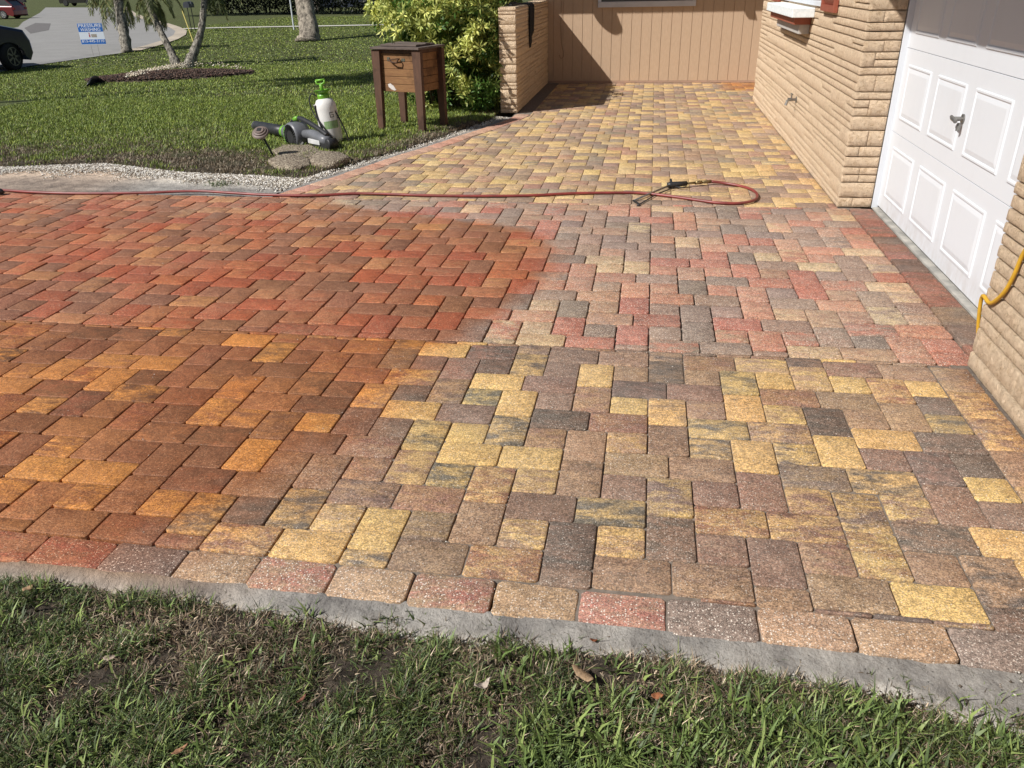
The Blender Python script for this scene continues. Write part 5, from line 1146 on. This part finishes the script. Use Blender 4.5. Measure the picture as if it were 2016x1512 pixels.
# cars
def paint(name, c): 
    b = NB(name); m_ = b.set(b.mix(b.ramp(b.noise(2), .3, .7), c, tuple(x*.9 for x in c)), .28, .15, .6); b.b.inputs['Coat Weight'].default_value = .7; b.b.inputs['Coat Roughness'].default_value = .08; return m_
M_TYRE = simple('tyre_rubber', (.015, .015, .016), (.022, .022, .022), 20, .8); M_RIM = simple('alloy', (.16, .16, .17), (.12, .12, .13), 10, .35, .8); M_RIML = simple('bright_alloy', (.55, .55, .56), (.4, .4, .42), 10, .35, .6)
def car(label, loc, rz, col, L=4.6, W=1.85, hood=1.0, roof=1.5, clear=.22, cab=(.25, .38, .86, .98), rimm=None, steer=0, wr=.34, bed=False, group=None, oh=.92):
    t = thing('parked_car', label, 'car', loc, rz, group)              # front towards +x
    hl = L/2; zf = hood; pf = [(-hl, clear+.12), (-hl-.02, hood*.62), (-hl+.05, hood*.98), (hl*.30, hood+.06), (hl*.62, hood), (hl-.14, hood*.86), (hl-.01, hood*.62), (hl, clear+.2), (hl-.12, clear), (-hl+.15, clear)]
    def sect(pf, ys):
        m = MB(); rings = []
        for y_, k, dz in ys: rings.append([m.bm.verts.new((x_*k[0], y_, clear+(z_-clear)*k[1]+dz)) for x_, z_ in pf])
        for a, b in zip(rings, rings[1:]):
            for i_ in range(len(pf)): j = (i_+1) % len(pf); m.bm.faces.new((a[i_], a[j], b[j], b[i_]))
        m.bm.faces.new(rings[0][::-1]); m.bm.faces.new(rings[-1]); return m
    w2 = W/2
    # split the profile finely and cut wheel arches into it
    xf, xr = hl-oh, -hl+.98
    def arch(pf):
        out = [p for p in pf[:8]]; 
        for cx0 in (xf, xr):
            if cx0 == xf: out.append((hl-.12, clear))
            for a in range(0, 181, 20): out.append((cx0+(wr+.06)*math.cos(R(a)), max(clear, wr+(wr+.06)*math.sin(R(a)))))
        out.append((-hl+.15, clear)); return out
    m = sect(arch(pf), [(-w2, (.975, .90), .0), (-w2*.96, (.99, .97), 0), (-w2*.80, (1, 1), 0), (0, (1.012, 1.02), 0), (w2*.80, (1, 1), 0), (w2*.96, (.99, .97), 0), (w2, (.975, .90), 0)])
    m.build('body', col, t, True if False else False)
    a, b, c, d = [(-hl+L*(1-k)) for k in cab]                          # x of windscreen base, top, rear top, rear base
    g = [(a, hood), (b, roof), (c, roof), (d, hood)]
    sect(g, [(-w2*.90, (1, .0), hood-clear), (-w2*.86, (1, 1), -.02), (-w2*.70, (.99, 1), .0)] and [(-w2*.84, (.99, 1), -.02), (w2*.84, (.99, 1), -.02)]).build('cabin_glass', M_GLASS, t)
    m = MB()
    m.prism([(b+.10, -w2*.80, roof-.03), (c-.10, -w2*.80, roof-.03), (c-.10, w2*.80, roof-.03), (b+.10, w2*.80, roof-.03)], (0, 0, .06), .02)
    for sy in (-1, 1):
        for (x0, z0, x1, z1) in ((a+.03, hood, b+.02, roof), (d-.02, hood, c-.02, roof), ((b+c)/2+.1, hood, (b+c)/2, roof)): m.tube([(x0, sy*w2*.855, z0), (x1, sy*w2*.80, z1)], .035, 6)
    m.build('roof', col, t)
    for (cx0, st) in ((xf, steer), (xr, 0)):
        for sy in (-1, 1):
            rt = Matrix.Rotation(st, 3, 'Z') @ Matrix.Rotation(R(-90*sy), 3, 'X'); c_ = Vector((cx0, sy*(w2-.12), wr))
            tyr = MB().lathe([(wr*.62, .10), (wr*.90, .11), (wr, .07), (wr, -.08), (wr*.9, -.11)], c_, 26, rt).build('wheel', M_TYRE, t, True)
            m = MB().lathe([(wr*.66, .08), (wr*.66, .112), (wr*.60, .112), (wr*.58, .07), (.02, .06)], c_, 26, rt)
            for k in range(7): a_ = k*2*math.pi/7; m.box(c_+rt @ Vector((math.cos(a_)*wr*.33, math.sin(a_)*wr*.33, .095)), (wr*.60, .05, .03), rt @ Matrix.Rotation(a_, 3, 'Z'))
            m.build('rim', rimm or M_RIM, tyr)
    for sy in (-1, 1):
        MB().ico((hl-.10, sy*w2*.74, hood*.72), .10, 2, (.9, 1.6, .75)).build('headlight', simple('lamp_glass', (.35, .36, .38), None, 5, .15), t, True)
        MB().box((-hl+.01, sy*w2*.80, hood*.78), (.08, .28, .16), None, .02).build('tail_light', simple('tail_red', (.30, .02, .02), None, 5, .3), t)
        MB().ico((a+.02, sy*(w2+.08), hood+.08), .09, 2, (.7, 1.1, .8)).build('side_mirror', col, t, True)
    MB().box((hl-.02, 0, hood*.55), (.05, W*.5, .16)).box((hl-.0, 0, clear+.2), (.05, W*.7, .10)).build('grille', M_DARK, t)
    MB().box((hl+.012, 0, clear+.30), (.012, .34, .15)).build('number_plate', simple('plate', (.4, .4, .38), None, 9, .5), t)
    return t
fwp = Vector(at(30, 139)); hd_ = R(70); LL_ = 4.6
offx = LL_/2-.66; c_ = fwp - Vector((math.cos(hd_)*offx-math.sin(hd_)*(-.86), math.sin(hd_)*offx+math.cos(hd_)*(-.86), 0))
car('dark blue car parked at the left edge with its front wheel turned', c_, hd_, paint('midnight_blue', (.010, .016, .05)), LL_, 1.9, 1.22, 1.74, .24, rimm=M_RIM, steer=R(20), wr=.37, oh=.66)
p = Vector(at(12, 38)); car('red car parked on grass at the far left beyond the street', (p.x+.55-2.1, p.y+.9, p.z), R(184), paint('deep_red', (.16, .012, .02)), 4.5, 1.8, .98, 1.42, .2, rimm=M_RIML, wr=.33)
p = Vector(at(152, 12)); car('black pickup parked beyond the end of the street', (p.x, p.y+1, p.z), R(0), paint('gloss_black', (.010, .010, .012)), 5.4, 2.0, 1.2, 1.9, .35, cab=(.28, .36, .62, .66), wr=.4)
